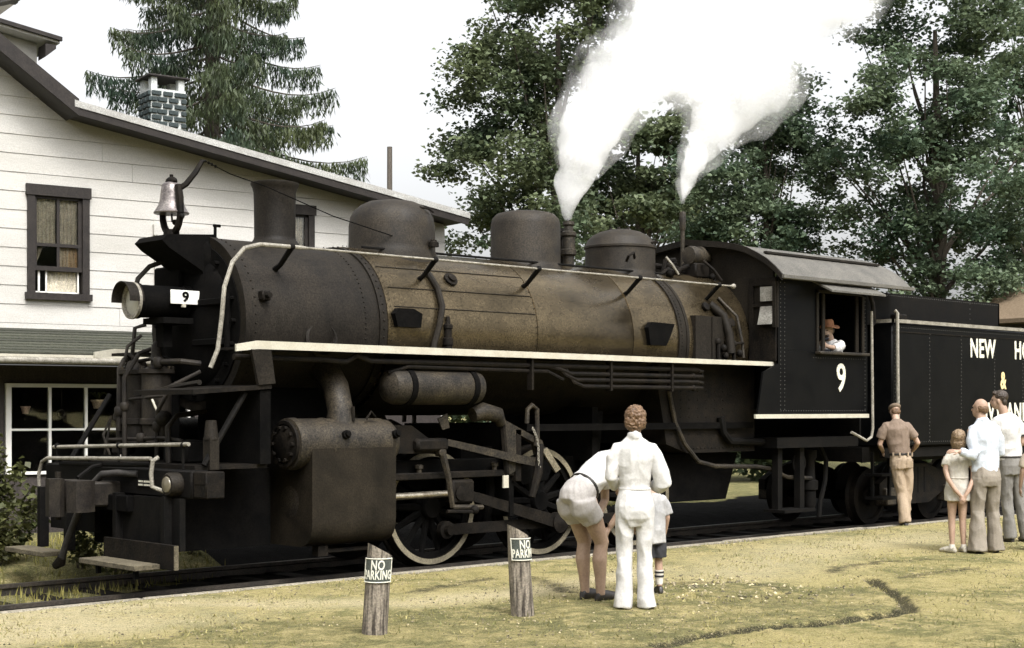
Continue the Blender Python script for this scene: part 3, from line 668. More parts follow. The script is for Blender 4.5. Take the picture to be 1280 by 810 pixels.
# ------------------------------------------------------------------ locomotive (x to the rear, y away from the camera, origin over the track centre)
L = empty('steam_locomotive', (0, .8, 0), label='black steam switching locomotive number 9 with a dusty brown boiler', cat='locomotive')
def part(mb, name, m, parent=None, **k): return mb.build(name, m, parent or L, **k)
def bolts(mb, pts, r, d=(0, -1, 0), h=.02):
    for q in pts:
        q = Vector(q); mb.cyl(q, q+Vector(d)*h, r, r*.8, 6)
M_cylb = mat('cylinder_casing_black', (.010, .0083, .0060), (.022, .0176, .0120), 3, .55, spec=.14, bump=.12, bscale=30, rough2=.65)
BZ = 2.6
# boiler
part(MB().lathe((0, 0, BZ), (1, 0, 0), [(-2.45, .80), (-2.45, .875), (-2.40, .885), (-.80, .885), (-.80, .905), (-.70, .905), (-.70, .8)], 72), 'smokebox', M_smoke)
part(MB().lathe((0, 0, BZ), (1, 0, 0), [(-2.475, .8), (-2.475, .9), (-2.40, .9), (-2.40, .8)], 72), 'smokebox_ring', M_smoke)
part(MB().lathe((0, 0, BZ), (1, 0, 0), [(-.70, .86), (-.70, .915), (1.50, .925), (1.50, .922), (1.512, .918), (1.512, .926), (3.15, .935), (3.162, .928), (3.162, .937), (4.0, .945), (4.0, .9)], 72), 'boiler_jacket', M_jacket)
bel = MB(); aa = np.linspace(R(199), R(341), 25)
bel.add([(x_, r_*math.cos(a), BZ+r_*math.sin(a)) for x_ in (-.69, 4.0) for r_ in (.95,) for a in aa], [(i, i+1, 26+i, 25+i) for i in range(24)]); part(bel, 'boiler_belly_shade', M_grime)  # dark shell: shade below the running board put in as colour
part(MB().lathe((0, 0, BZ), (1, 0, 0), [(4.0, .9), (4.0, .965), (4.09, .965), (4.09, .955), (4.15, .955), (4.15, .965), (4.2, .965), (4.2, .94)], 72), 'boiler_band', M_smoke)
part(MB().lathe((0, 0, BZ), (1, 0, 0), [(4.2, .9), (4.2, .955), (5.42, .985), (5.42, .9)], 72), 'firebox_wrapper', M_jacket)
for an in (28, 14, 46, 62):
    rr0 = .926; a = R(180-an)
    for x0_, x1_ in ((-.68, 1.48), (1.53, 3.13), (3.18, 3.98)):
        part(MB().tube([(x0_+random.uniform(0, .1), .918*math.cos(a), BZ+.918*math.sin(a)), (x1_, .928*math.cos(a), BZ+.928*math.sin(a))], .006, 5), 'jacket_seam', M_smoke)
jb = MB()
for x0_ in (1.49, 3.14, 3.96, -.66):
    for k in range(24): a = PI*(.52+k/23*.58); jb.ball((x0_, .928*math.cos(a), BZ+.928*math.sin(a)), .007, 5, 3)
part(jb, 'jacket_screws', M_smoke)['kind'] = 'stuff'
bb = MB()
for k in range(34):
    a = PI*(.5+k/33.0*1.05)-.1
    for xx in (-.62+.0, -.755): pass
    bb.ball((-.75, .905*math.cos(a), BZ+.905*math.sin(a)), .014, 6, 4)
    bb.ball((-2.438+.09, .885*math.cos(a), BZ+.885*math.sin(a)), .012, 6, 4)
for k in range(26):
    a = PI*(.55+k/25*.5); bb.ball((-.98, .886*math.cos(a), BZ+.886*math.sin(a)), .011, 6, 4)
for k in range(40):
    a = PI*(.5+k/39.0*.6); bb.ball((4.05, .966*math.cos(a), BZ+.966*math.sin(a)), .010, 6, 4)
o = part(bb, 'rivets', M_smoke); o['kind'] = 'stuff'
# front: door, hinges
fd = part(MB().lathe((-2.47, 0, BZ), (-1, 0, 0), [(0, .80), (.02, .80), (.025, .66), (.05, .64), (.09, .5), (.12, .28), (.135, .0001)], 56), 'smokebox_door', M_dark)
dg_ = MB()
for k in range(20): a = 2*PI*k/20; dg_.cyl((-2.48, .73*math.cos(a), BZ+.73*math.sin(a)), (-2.54, .73*math.cos(a), BZ+.73*math.sin(a)), .022, .02, 6)
part(dg_, 'door_dog', M_dark)['kind'] = 'stuff'
part(MB().box(-2.60, -2.5, -.66, -.1, 2.76, 2.83, .01).box(-2.60, -2.5, -.66, -.1, 2.36, 2.43, .01).cyl((-2.55, -.68, 2.3), (-2.55, -.68, 2.9), .03, None, 8), 'hinge', M_dark, fd)
part(MB().lathe((-2.57, 0, BZ+.28), (-1, 0, 0), [(0, .1), (.06, .1), (.07, .0001)], 16), 'door_plate', M_dark, fd)
# stack
st = part(MB().lathe((-1.52, 0, 3.30), (0, 0, 1), [(0, .28), (.17, .275), (.20, .25), (.225, .228), (.26, .219), (.6, .221), (.73, .226), (.78, .238), (.815, .258), (.835, .257), (.84, .24), (.80, .205), (.3, .18)], 40, caps=False), 'smokestack', M_smoke)
# domes
def dome(x, prof, name, m=M_dome): return part(MB().lathe((x, 0, 3.3), (0, 0, 1), prof, 44), name, m)
dome(.08, [(0, .50), (.17, .515), (.22, .50), (.28, .495), (.5, .492), (.60, .475), (.68, .43), (.74, .36), (.78, .27), (.80, .15), (.805, .0001)], 'steam_dome')
part(MB().tube([(.16, -.40, 4.0), (.25, -.44, 3.985), (.36, -.40, 3.96)], .012, 6), 'dome_handle', M_grime)
part(MB().lathe((.28, -.5, 3.55), (0, 0, 1), [(0, .06), (.05, .06), (.06, .04), (.08, .035)], 10), 'dome_valve', M_grime)
sb_ = dome(2.2, [(0, .46), (.17, .455), (.20, .44), (.23, .435), (.70, .432), (.78, .41), (.83, .36), (.855, .27), (.862, .0001)], 'sand_dome')
d3 = dome(3.93, [(0, .48), (.18, .485), (.21, .47), (.24, .465), (.52, .462), (.53, .478), (.555, .478), (.57, .46), (.64, .43), (.70, .37), (.75, .27), (.78, .15), (.785, .0001)], 'steam_dome')
part(MB().tube([(4.02, -.40, 3.88), (4.10, -.47, 3.9), (4.20, -.42, 3.9)], .016, 6), 'dome_handle', M_grime)
for k in range(5): a = k*1.25; part(MB().cyl((3.93+.12*math.cos(a), .12*math.sin(a), 4.07), (3.93+.12*math.cos(a), .12*math.sin(a), 4.11), .02, None, 6), 'dome_bolt', M_dome)
part(MB().tube([(3.58, -.43, 3.62), (3.55, -.5, 3.68), (3.62, -.52, 3.72), (3.68, -.48, 3.66)], .018, 6), 'sand_trap', M_grime)
# safety valves
for (vx, vy, hh) in ((2.9, -.06, .62), (3.05, .16, .56), (2.82, .2, .5)):
    part(MB().lathe((vx, vy, 3.48), (0, 0, 1), [(0, .07), (.18, .07), (.2, .10), (.26, .10), (.27, .085), (.42, .08), (.44, .1), (.48, .1), (.5, .06), (hh-.06, .055), (hh-.04, .075), (hh, .07), (hh, .03)], 16), 'safety_valve', M_iron)
part(MB().tube([(2.9, -.02, 4.08), (3.0, .02, 4.16), (3.05, .1, 4.1)], .012, 6), 'valve_lever', M_grime)
# whistle, turret, dynamo and piping
part(MB().cyl((5.2, .0, 3.5), (5.2, .0, 4.3), .03, None, 10).lathe((5.2, 0, 4.18), (0, 0, 1), [(0, .035), (.03, .045), (.24, .045), (.26, .03)], 12), 'whistle', M_iron)
dy = part(MB().lathe((4.98, -.28, 3.80), (1, 0, 0), [(0, .05), (.01, .12), (.06, .135), (.12, .135), (.13, .12), (.2, .12), (.21, .14), (.25, .14), (.26, .115), (.36, .1), (.40, .07), (.50, .06), (.51, .045)], 22), 'generator', M_iron)
part(MB().box(5.0, 5.3, -.4, -.14, 3.5, 3.7, .02), 'generator_stand', M_grime)
pp = MB()
for pts, r_ in (([(4.4, -.3, 3.5), (4.55, -.36, 3.62), (4.8, -.3, 3.6), (4.98, -.28, 3.66)], .03), ([(5.45, -.28, 3.72), (5.5, -.3, 3.62), (5.35, -.42, 3.5), (5.3, -.6, 3.3)], .024),
                ([(4.65, -.1, 3.5), (4.7, -.12, 3.72), (4.85, -.16, 3.74)], .035), ([(5.1, -.45, 3.72), (5.2, -.55, 3.6), (5.28, -.62, 3.45)], .02), ([(4.3, -.05, 3.6), (4.6, 0, 3.66), (5.2, .02, 3.62)], .04)):
    pp.tube(pts, r_, 8)
for q, r_ in (((4.55, -.34, 3.62), .06), ((4.72, -.3, 3.57), .07), ((5.33, -.42, 3.52), .05), ((4.85, -.12, 3.7), .07), ((5.22, -.3, 3.63), .08), ((4.45, -.42, 3.52), .06)): pp.ball(q, r_, 10, 6)
part(pp, 'steam_pipe', M_grime)
part(MB().tube([(4.32, -.46, 3.72), (4.40, -.5, 3.62), (4.5, -.52, 3.5)], .018, 6), 'white_pipe', M_rail_paint)
# handrail along the boiler with stanchions and the drop at the front
part(MB().tube([(-2.93, -.98, 2.12), (-2.86, -1.0, 2.3), (-2.83, -1.02, 2.6), (-2.80, -1.02, 2.9), (-2.70, -1.01, 3.15), (-2.56, -1.0, 3.29), (-2.38, -1.0, 3.34), (-1.9, -1.0, 3.345), (-1.8, -1.0, 3.345), (5.05, -1.0, 3.345)], [.022]*7+[.021, .012, .012], 8).ball((5.05, -1.0, 3.345), .035, 8, 6), 'handrail', M_rail_paint)
for xs_ in (-2.0, -.12, 1.45, 3.2, 4.75):
    part(MB().tube([(xs_, -1.0, 3.345), (xs_, -.80, 3.18), (xs_, -.66, 3.12)], [.03, .026, .034], 8).ball((xs_, -1.0, 3.345), .036, 8, 6), 'handrail_stanchion', M_blk)
part(MB().tube([(-.6, -.32, 3.5), (2.3, -.4, 3.5), (4.3, -.42, 3.5)], .014, 6), 'conduit', M_blk)
# fittings on the boiler side
part(MB().tube([(.02, -.72, 3.22), (.05, -.84, 3.05), (.04, -.93, 2.85), (-.02, -.955, 2.65), (-.08, -.94, 2.45), (-.12, -.96, 2.34)], .035, 8), 'delivery_pipe', M_smoke)
part(MB().prism([(-.66, 2.74), (-.60, 2.80), (-.40, 2.80), (-.28, 2.75), (-.30, 2.60), (-.62, 2.60)], 'y', -.975, -.88), 'dark_plate_fore', M_dark)  # thin dark plate against the boiler side
part(MB().lathe((.33, -.73, 3.17), (0, -.8, .6), [(0, .085), (.02, .085), (.025, .05), (.05, .05), (.06, .0001)], 16), 'washout_plug', M_grime)
part(MB().lathe((.12, -.93, 2.36), (0, 0, 1), [(0, .05), (.06, .05), (.07, .06), (.14, .06), (.15, .045), (.24, .045), (.25, .055), (.29, .055), (.3, .03), (.38, .02)], 12), 'lubricator', M_grime)
part(MB().prism([(3.36, 2.74), (3.44, 2.81), (3.86, 2.80), (3.78, 2.64), (3.70, 2.52), (3.40, 2.52)], 'y', -1.0, -.88), 'check_valve_cover', M_dark)
part(MB().box(-2.30, -2.20, -.93, -.84, 2.80, 2.90, .012).cyl((-2.25, -.93, 2.85), (-2.25, -.99, 2.85), .028, None, 8), 'cleaning_plug', M_grime)
part(MB().lathe((-1.55, -.86, 2.44), (0, -1, .12), [(0, .2), (.03, .2), (.04, .17), (.02, .15), (.0, .145)], 24), 'steam_pipe_flange', M_smoke)
part(MB().tube([(4.72, -.86, 3.1), (4.86, -.98, 2.95), (4.9, -1.05, 2.7), (4.9, -1.08, 2.45)], .06, 10), 'steam_pipe', M_smoke)
part(MB().tube([(4.98, -.8, 3.2), (5.12, -1.0, 2.95), (5.16, -1.06, 2.6), (5.16, -1.08, 2.4)], .022, 8), 'pipe', M_iron)
part(MB().box(4.28, 4.86, -.935-.06, -.9, 2.36, 2.93).box(4.6, 4.66, -1.01, -.9, 2.36, 2.93), 'jacket_panel', M_smoke)
part(MB().lathe((4.62, -.87, 3.06), (0, -.9, .45), [(0, .06), (.03, .06), (.04, .0001)], 12), 'washout_plug', M_grime)
part(MB().lathe((5.0, -.99, 2.86), (0, -.9, .3), [(0, .06), (.03, .06), (.04, .0001)], 12), 'washout_plug', M_grime)
vp = MB()
for q in ((4.7, -1.02, 2.6), (4.78, -1.05, 2.52), (4.98, -1.06, 2.58), (5.08, -1.08, 2.46), (4.84, -1.04, 2.42)): vp.ball(q, (.045, .045, .05), 8, 6)
vp.cyl((4.7, -1.03, 2.36), (4.7, -1.03, 2.6), .025, None, 8).cyl((4.98, -1.06, 2.36), (4.98, -1.06, 2.6), .025, None, 8).cyl((4.98, -1.06, 2.58), (5.14, -1.1, 2.6), .018, None, 6)
part(vp, 'injector_valve', M_grime)
# running board
for sgn in (-1, 1):
    rb_ = part(MB().prism([(-2.70, 2.30), (5.42, 2.30), (5.42, 2.325), (-2.70, 2.325)], 'y', min(sgn*1.36, sgn*.78), max(sgn*1.36, sgn*.78)), 'running_board', M_grime)
    e = MB(); y0_, y1_ = sorted((sgn*1.36, sgn*1.385))
    e.prism([(-2.90, 2.268), (-2.66, 2.295), (5.42, 2.29), (5.42, 2.345), (-2.66, 2.375), (-2.90, 2.335)], 'y', y0_, y1_); part(e, 'running_board_edge', M_white)
part(MB().prism([(-2.74, 2.29), (-2.52, 2.29), (-2.47, 1.97), (-2.66, 1.955)], 'y', -1.4, -1.36), 'step_plate', M_smoke)
for zz, yy, xa, xb, r_ in ((2.215, -1.30, -1.5, 3.95, .03), (2.13, -1.31, 1.4, 3.95, .026), (2.06, -1.31, 1.5, 3.95, .026), (1.985, -1.31, 1.62, 3.95, .026)):
    pts = [(xb, yy, zz), (xa+.25, yy, zz), (xa+.08, yy, zz+.05), (xa-.04, yy+.02, 2.2), (xa-.3, yy+.03, 2.215), (xa-.9-.2*zz, yy+.05, 2.22)]
    part(MB().tube(pts, r_, 8), 'air_pipe', M_grime)
part(MB().tube([(-.95, -1.22, 2.10), (-.75, -1.29, 2.165), (1.3, -1.29, 2.15), (1.55, -1.29, 2.06)], .024, 8), 'air_pipe', M_grime)
for z in (2.13, 1.985): part(MB().tube([(3.95, -1.31, z+.07), (4.03, -1.31, z+.065), (4.03, -1.31, z-.0), (3.95, -1.31, z)], .026, 8).ball((3.85, -1.31, z), .04, 8, 6), 'return_bend', M_grime)
for xx_ in (1.0, 2.3, 3.4): part(MB().box(xx_, xx_+.03, -1.35, -1.27, 1.94, 2.29), 'pipe_clamp', M_grime)
# air tank
at_ = part(MB().lathe((-.98, -1.18, 1.96), (1, 0, 0), [(0, .0001), (.02, .1), (.07, .17), (.14, .19), (1.22, .19), (1.29, .17), (1.34, .1), (1.36, .0001)], 28), 'air_tank', M_iron)
for x_ in (-.74, .13): part(MB().ring((x_, -1.18, 1.96), (1, 0, 0), .188, .203, .07, 28), 'tank_strap', M_dark, at_)
# frames and belly
for s_ in (-.52, .52): part(MB().box(-2.6, 5.2, s_-.06, s_+.06, .62, 1.15), 'main_frame', M_dark)
part(MB().box(-2.1, -1.0, -.62, .62, .55, 1.95, .03), 'cylinder_saddle', M_dark)
part(MB().box(-3.2, -2.12, -.8, .8, .36, 1.14), 'pilot_dark_fill', M_dark)  # black block added to darken the gap between beam and cylinders
part(MB().box(1.0, 1.12, -.9, .9, 1.1, 1.55), 'frame_brace', M_dark)
part(MB().box(2.45, 2.55, -.9, .9, 1.1, 1.75), 'frame_brace', M_dark)
part(MB().prism([(3.55, 1.95), (3.7, 1.28), (4.1, 1.16), (5.5, 1.16), (5.5, 2.3), (3.55, 2.3)], 'y', -1.0, 1.0), 'firebox', M_grime)
part(MB().prism([(3.75, 1.14), (4.0, .52), (5.2, .52), (5.45, 1.14)], 'y', -.75, .75), 'ash_pan', M_dark)
fr = MB()
for k in range(20): fr.ball((4.0+k*.075, -1.0, 1.22), .012, 6, 4)
for i in range(7):
    for j in range(8): fr.ball((3.8+i*.17, -1.0, 1.4+j*.11), .009, 5, 3)
part(fr, 'staybolts', M_grime)['kind'] = 'stuff'
part(MB().tube([(3.72, -1.02, 1.95), (3.82, -1.04, 1.55), (3.98, -1.06, 1.28), (4.25, -1.06, 1.05), (4.6, -1.06, .98), (5.45, -1.06, .955), (5.75, -1.06, .92), (6.15, -1.06, .79), (6.7, -1.06, .76)], .03, 8), 'feed_pipe', M_iron)
part(MB().tube([(4.72, -1.05, 1.62), (4.76, -1.06, 1.42), (4.9, -1.06, 1.3), (5.6, -1.06, 1.28)], .05, 8), 'feed_pipe', M_blk)
part(MB().lathe((6.75, -1.0, .3), (0, 0, 1), [(0, .06), (.1, .09), (.28, .09), (.3, .12), (.42, .12), (.44, .08), (.7, .07), (.75, .1), (.85, .1)], 14), 'injector', M_blk)
part(MB().tube([(7.0, -1.0, 1.2), (7.12, -1.02, 1.0), (7.12, -1.0, .7), (7.0, -1.0, .4), (6.98, -1.0, .2)], .035, 8), 'overflow_pipe', M_blk)
part(MB().ring((6.35, -1.1, .98), (0, -1, 0), .12, .15, .02, 20), 'valve_wheel', M_blk)
part(MB().box(5.6, 7.5, -1.3, 1.3, 1.2, 1.34).box(5.75, 5.85, -1.2, -1.1, .35, 1.2).box(6.25, 6.35, -1.2, -1.1, .35, 1.2).box(5.7, 6.4, -1.35, -1.0, .33, .37), 'cab_step', M_blk)
# driving wheels
def wheel(x, sgn, main=False):
    yo = sgn*.80; RW = .64
    wb = MB(); wb.lathe((x, sgn*.70, RW), (0, sgn, 0), [(-.02, .125), (.1, .125), (.12, .11), (.12, .0001)], 24)
    wb.ring((x, sgn*.675, RW), (0, sgn, 0), .50, .565, .09, 48)
    for k in range(13):
        a = 2*PI*k/13+.2; c, s_ = math.cos(a), math.sin(a)
        wb.tube([(x+.1*c, sgn*.725, RW+.1*s_), (x+.52*c, sgn*.715, RW+.52*s_)], [.05, .034], 6, rd=[.035, .03], side=(-s_, 0, c))
    cwp = [(.54*math.cos(t), .54*math.sin(t)) for t in np.linspace(R(60), R(140), 12)]
    wb.prism([(x+u, RW+v) for u, v in cwp]+[(x-.25, RW+.2), (x+.15, RW+.25)], 'y', min(sgn*.69, sgn*.765), max(sgn*.69, sgn*.765))
    wo = part(wb, 'driving_wheel', M_dark)
    ty = MB().lathe((x, sgn*.66, RW), (0, sgn, 0), [(0, .56), (-.01, .67), (.02, .665), (.035, .64), (.13, .632), (.14, .625), (.14, .562), (0, .56)], 72, caps=False); part(ty, 'tyre', M_steel if False else M_grime, wo)
    part(MB().ring((x, sgn*.801, RW), (0, sgn, 0), .563, .622, .004, 72), 'tyre_face', M_tyrew, wo)
    return wo
M_tyrew = mat('whitewashed_tyre', (.22, .19, .125), (.075, .064, .044), 5, .65, lo=.4, hi=.75)
for x_ in (0, 1.676, 3.352):
    for sgn in (-1, 1): wheel(x_, sgn)
    part(MB().cyl((x_, -.7, .64), (x_, .7, .64), .09, None, 12), 'axle', M_dark)
# rods, crossheads, valve gear on both sides
for sgn in (-1, 1):
    q = lambda a, b: tuple(sorted((sgn*a, sgn*b)))
    cp = R(-62); ox, oz = .28*math.cos(cp), .28*math.sin(cp); pz = .64+oz
    y0_, y1_ = q(.86, .90)
    sr = MB().prism([(ox-.05, pz-.06), (3.352+ox+.05, pz-.06), (3.352+ox+.05, pz+.06), (ox-.05, pz+.06)], 'y', y0_, y1_)
    for x_ in (0, 1.676, 3.352): sr.lathe((x_+ox, sgn*.81, pz), (0, sgn, 0), [(0, .06), (.03, .1), (.1, .1), (.11, .06), (.16, .05), (.16, .0001)], 16)
    part(sr, 'side_rod', M_grime)
    y0_, y1_ = q(.95, .99); xc = .28; a_ = Vector((xc, 0, .80)); b_ = Vector((1.676+ox, 0, pz)); d_ = (b_-a_).normalized(); n_ = Vector((-d_.z, 0, d_.x))
    part(MB().prism([((a_+n_*.05).x, (a_+n_*.05).z), ((a_-n_*.05).x, (a_-n_*.05).z), ((b_-n_*.075).x, (b_-n_*.075).z), ((b_+n_*.075).x, (b_+n_*.075).z)], 'y', y0_, y1_).lathe((b_.x, sgn*.9, b_.z), (0, sgn, 0), [(0, .12), (.11, .12), (.12, .08), (.15, .0001)], 18), 'main_rod', M_grime)
    # crosshead and guides
    part(MB().box(.08, .42, *q(.9, 1.05), .68, .95, .03).lathe((.2, sgn*.93, .80), (0, sgn, 0), [(0, .08), (.14, .08), (.15, .0001)], 12), 'crosshead', M_grime)
    part(MB().box(-.93, 1.05, *q(.93, 1.04), .965, 1.04, .01).box(1.02, 1.12, *q(.5, 1.06), .9, 1.5, .01), 'crosshead_guide', M_grime)
    part(MB().cyl((-1.02, sgn*.985, .79), (.1, sgn*.985, .80), .038, None, 12), 'piston_rod', M_steel)
    part(MB().cyl((-.95, sgn*.985, 1.34), (-.5, sgn*.985, 1.34), .03, None, 10), 'valve_stem', M_iron)
    # combination lever, radius rod, link, hanger
    part(MB().tube([(-.13, sgn*1.12, 1.26), (-.05, sgn*1.13, 1.0), (.02, sgn*1.12, .66)], [.045, .035, .03], 6).cyl((.02, sgn*1.12, .66), (.46, sgn*1.12, .64), .028, None, 8).lathe((-.14, sgn*1.06, 1.26), (0, sgn, 0), [(0, .05), (.09, .05), (.1, .0001)], 10), 'combination_lever', M_iron)
    part(MB().prism([(-.05, 1.33), (-.04, 1.40), (1.05, 1.20), (1.3, 1.17), (1.3, 1.07), (1.04, 1.11)], 'y', *q(1.09, 1.12)), 'radius_rod', M_iron)
    part(MB().prism([(-.88, 1.26), (-.88, 1.56), (-.52, 1.55), (-.3, 1.42), (-.15, 1.36), (-.15, 1.24)], 'y', *q(.9, 1.08)).box(-.5, -.05, *q(.95, 1.16), 1.27, 1.41, .03), 'valve_guide', M_grime)
    part(MB().prism([(.86, 1.60), (1.45, 1.36), (1.50, 1.22), (1.38, 1.20), (1.34, 1.33), (1.04, 1.45), (1.02, 1.02), (.92, .98), (.88, 1.3)], 'y', *q(.98, 1.06)), 'gear_bracket', M_iron)
    part(MB().tube([(1.16, sgn*1.10, 1.56), (1.17, sgn*1.10, 1.72), (1.24, sgn*1.10, 1.77), (1.32, sgn*1.10, 1.72), (1.33, sgn*1.10, 1.4), (1.3, sgn*1.1, 1.3)], .028, 8), 'lifting_link', M_iron)
    part(MB().tube([(1.2, sgn*1.14, .72), (1.3, sgn*1.14, 1.0), (1.36, sgn*1.12, 1.32)], [.04, .055, .04], 8), 'reverse_link', M_grime)
    part(MB().tube([(.35, sgn*1.08, 1.66), (.5, sgn*1.09, 1.70), (.72, sgn*1.08, 1.66), (.80, sgn*1.06, 1.56)], [.08, .1, .09, .06], 10), 'reach_arm', M_iron)
    part(MB().tube([(.82, sgn*1.06, 1.55), (.86, sgn*1.06, 1.2), (.9, sgn*1.04, 1.0)], .035, 6), 'lifting_arm', M_grime)
    part(MB().prism([(1.36, 1.25), (1.44, 1.28), (1.66, 1.03), (1.58, .99)], 'y', *q(1.12, 1.15)), 'eccentric_rod', M_steel)
    part(MB().box(.78, .86, *q(1.1, 1.12), .84, .98), 'oil_can_bracket', M_white)
    part(MB().prism([(-.18, 1.62), (-.05, 1.68), (-.02, 1.52), (-.12, 1.50)], 'y', *q(1.1, 1.12)), 'oil_box', M_iron)
    part(MB().prism([(2.55, 1.7), (2.75, 1.7), (2.66, .95), (2.5, .95)], 'y', *q(.62, .8)), 'spring_hanger', M_dark)
    part(MB().box(1.2, 5.4, *q(1.0, 1.06), 1.47, 1.55), 'reach_rod', M_dark)
    part(MB().box(-.9, 1.08, *q(.72, .93), .985, 1.17, .01), 'guide_yoke', M_dark)
    part(MB().box(.98, 1.06, *q(.7, 1.0), .5, .98, .01).box(.5, .98, *q(.66, .72), 1.0, 1.3), 'yoke_bracket', M_dark)
    for x_ in (.84, 2.52): part(MB().tube([(x_, sgn*.78, 1.15), (x_+.04, sgn*.79, .8), (x_-.02, sgn*.78, .35)], [.05, .06, .04], 8), 'brake_hanger', M_dark)
    part(MB().tube([(-.1, sgn*1.17, .62), (.3, sgn*1.17, .60)], .02, 6).ball((.3, sgn*1.17, .62), .05, 8, 6), 'crosshead_arm', M_grime)
    for x_ in (-.35, .75): part(MB().lathe((x_, sgn*1.0, 1.04), (0, 0, 1), [(0, .03), (.04, .03), (.045, .045), (.08, .045), (.09, .02)], 8), 'oil_cup', M_iron)
    # cylinders
    cy_ = part(MB().lathe((-2.18, sgn*1.14, 1.38), (1, 0, 0), [(0, .18), (.02, .255), (.10, .26), (.11, .25), (.42, .25), (.43, .258), (.45, .258), (.46, .25), (1.16, .25), (1.17, .235), (1.24, .235), (1.30, .19), (1.34, .1)], 36), 'valve_chest', M_iron)
    part(MB().ring((-2.20, sgn*1.14, 1.38), (1, 0, 0), .2, .232, .03, 36).lathe((-2.22, sgn*1.14, 1.38), (1, 0, 0), [(0, .0001), (0, .12), (.03, .19)], 28), 'chest_head', M_grime, cy_)
    bb = MB(); 
    for k in range(10): a = 2*PI*k/10; bb.cyl((-2.23, sgn*1.14+.165*math.cos(a), 1.38+.165*math.sin(a)), (-2.17, sgn*1.14+.165*math.cos(a), 1.38+.165*math.sin(a)), .02, None, 6)
    part(bb, 'head_nut', M_grime, cy_)['kind'] = 'stuff'
    for x_ in (-1.62, -.98): part(MB().lathe((x_, sgn*1.36, 1.46), (0, sgn, .3), [(0, .045), (.05, .045), (.055, .03), (.08, .03), (.085, .0001)], 10), 'relief_plug', M_dark, cy_)
    cs = part(MB().lathe((-2.1, sgn*1.0, .80), (1, 0, 0), [(.1, .3), (.12, .345), (.18, .35), (.19, .33), (1.0, .33), (1.02, .36), (1.1, .36), (1.12, .2)], 36).prism([(sgn*u, v) for u, v in ((1.386, 1.40), (1.386, .62), (1.378, .54), (1.355, .47), (1.31, .41), (1.25, .375), (1.17, .36), (.62, .36), (.62, 1.3))], 'x', -2.03, -.98), 'cylinder', M_cylb)
    part(MB().lathe((-2.13, sgn*1.0, .80), (1, 0, 0), [(.1, .0001), (.1, .16), (.13, .26), (.15, .29)], 32), 'cylinder_head', M_iron, cs)
    bb = MB()
    for k in range(12): a = 2*PI*k/12; bb.cyl((-2.02, sgn*1.0+.315*math.cos(a), .80+.315*math.sin(a)), (-1.96, sgn*1.0+.325*math.cos(a), .80+.325*math.sin(a)), .02, None, 6)
    part(bb, 'head_nut', M_grime, cs)['kind'] = 'stuff'
    part(MB().tube([(-1.42, sgn*.74, 2.16), (-1.46, sgn*1.0, 1.95), (-1.50, sgn*1.13, 1.72), (-1.50, sgn*1.14, 1.55)], [.15, .135, .13, .16], 18), 'steam_pipe', M_iron)
    part(MB().tube([(-1.9, sgn*1.2, .42), (-1.7, sgn*1.2, .3), (-1.2, sgn*1.2, .3)], .025, 6).box(-1.86, -1.74, *q(1.15, 1.25), .26, .36), 'drain_cock', M_grime)
    part(MB().tube([(-1.3, sgn*1.3, 1.62), (-1.25, sgn*1.32, 1.7), (-1.18, sgn*1.3, 1.64)], .012, 6).cyl((-1.45, sgn*1.28, 1.6), (-1.45, sgn*1.28, 1.75), .02, None, 6), 'oil_cup', M_grime)
M_pump = mat('pump_iron', (.012, .010, .009), (.03, .025, .019), 6, .6, spec=.2, bump=.1, bscale=30)
# chain hanging from the valve gear
ch = MB()
for k in range(16):
    t = k/15; c = Vector((1.19+.14*t+.03*math.sin(t*5), -1.17, 1.50-.44*t)); a = (k % 2)*PI/2
    ch.tube([c+Vector((.011*math.cos(b)*math.cos(a), .011*math.cos(b)*math.sin(a), .019*math.sin(b))) for b in np.linspace(0, 2*PI, 9)], .0055, 5, caps=False)
part(ch, 'chain', M_rail_paint)
# pilot deck and beam
part(MB().box(-3.42, -3.22, -1.44, 1.44, .90, 1.16, .015), 'pilot_beam', M_blk)
part(MB().box(-3.30, -2.5, -1.30, 1.30, 1.16, 1.20), 'pilot_deck', M_grime)
part(MB().prism([(-3.36, 1.86), (-2.5, 1.92), (-2.5, 1.96), (-3.36, 1.905)], 'y', -1.38, -.25), 'front_step', M_grime)
part(MB().box(-2.62, -2.5, -1.36, -.4, 1.20, 1.9), 'front_plate', M_dark)
part(MB().box(-2.62, -2.5, .3, 1.3, 1.2, 1.9), 'front_plate', M_dark)
for s_ in (-1.3, 1.3): part(MB().tube([(-3.2, s_, 1.2), (-2.75, s_, 1.88)], .03, 8), 'deck_brace', M_blk)
part(MB().box(-3.16, -3.06, -1.34, -1.22, 1.16, 1.46).cyl((-3.11, -1.28, 1.44), (-3.11, -1.28, 1.62), .07, .05, 10), 'lamp_bracket', M_smoke)
mk = part(MB().lathe((-3.42, -1.21, 1.03), (-1, 0, 0), [(0, .11), (.10, .11), (.12, .095), (.12, .08)], 20), 'marker_lamp', M_smoke)
part(MB().lathe((-3.53, -1.21, 1.03), (-1, 0, 0), [(0, .08), (.02, .07), (.035, .0001)], 18), 'lens', M_dimlens, mk)
part(MB().box(-3.40, -3.2, -1.66, -1.445, .91, 1.155, .01).box(-3.405, -3.36, -1.64, -1.465, .925, 1.02).box(-3.405, -3.36, -1.64, -1.465, 1.04, 1.14), 'poling_pocket', M_grime)
part(MB().box(-3.436, -3.422, -.80, -.50, .985, 1.06), 'builder_plate', M_grime)
for dz in (0, .033): part(MB().box(-3.439, -3.436, -.78, -.62, .995+dz, 1.012+dz).box(-3.439, -3.436, -.6, -.52, .995+dz, 1.012+dz), 'plate_marks', M_letter)
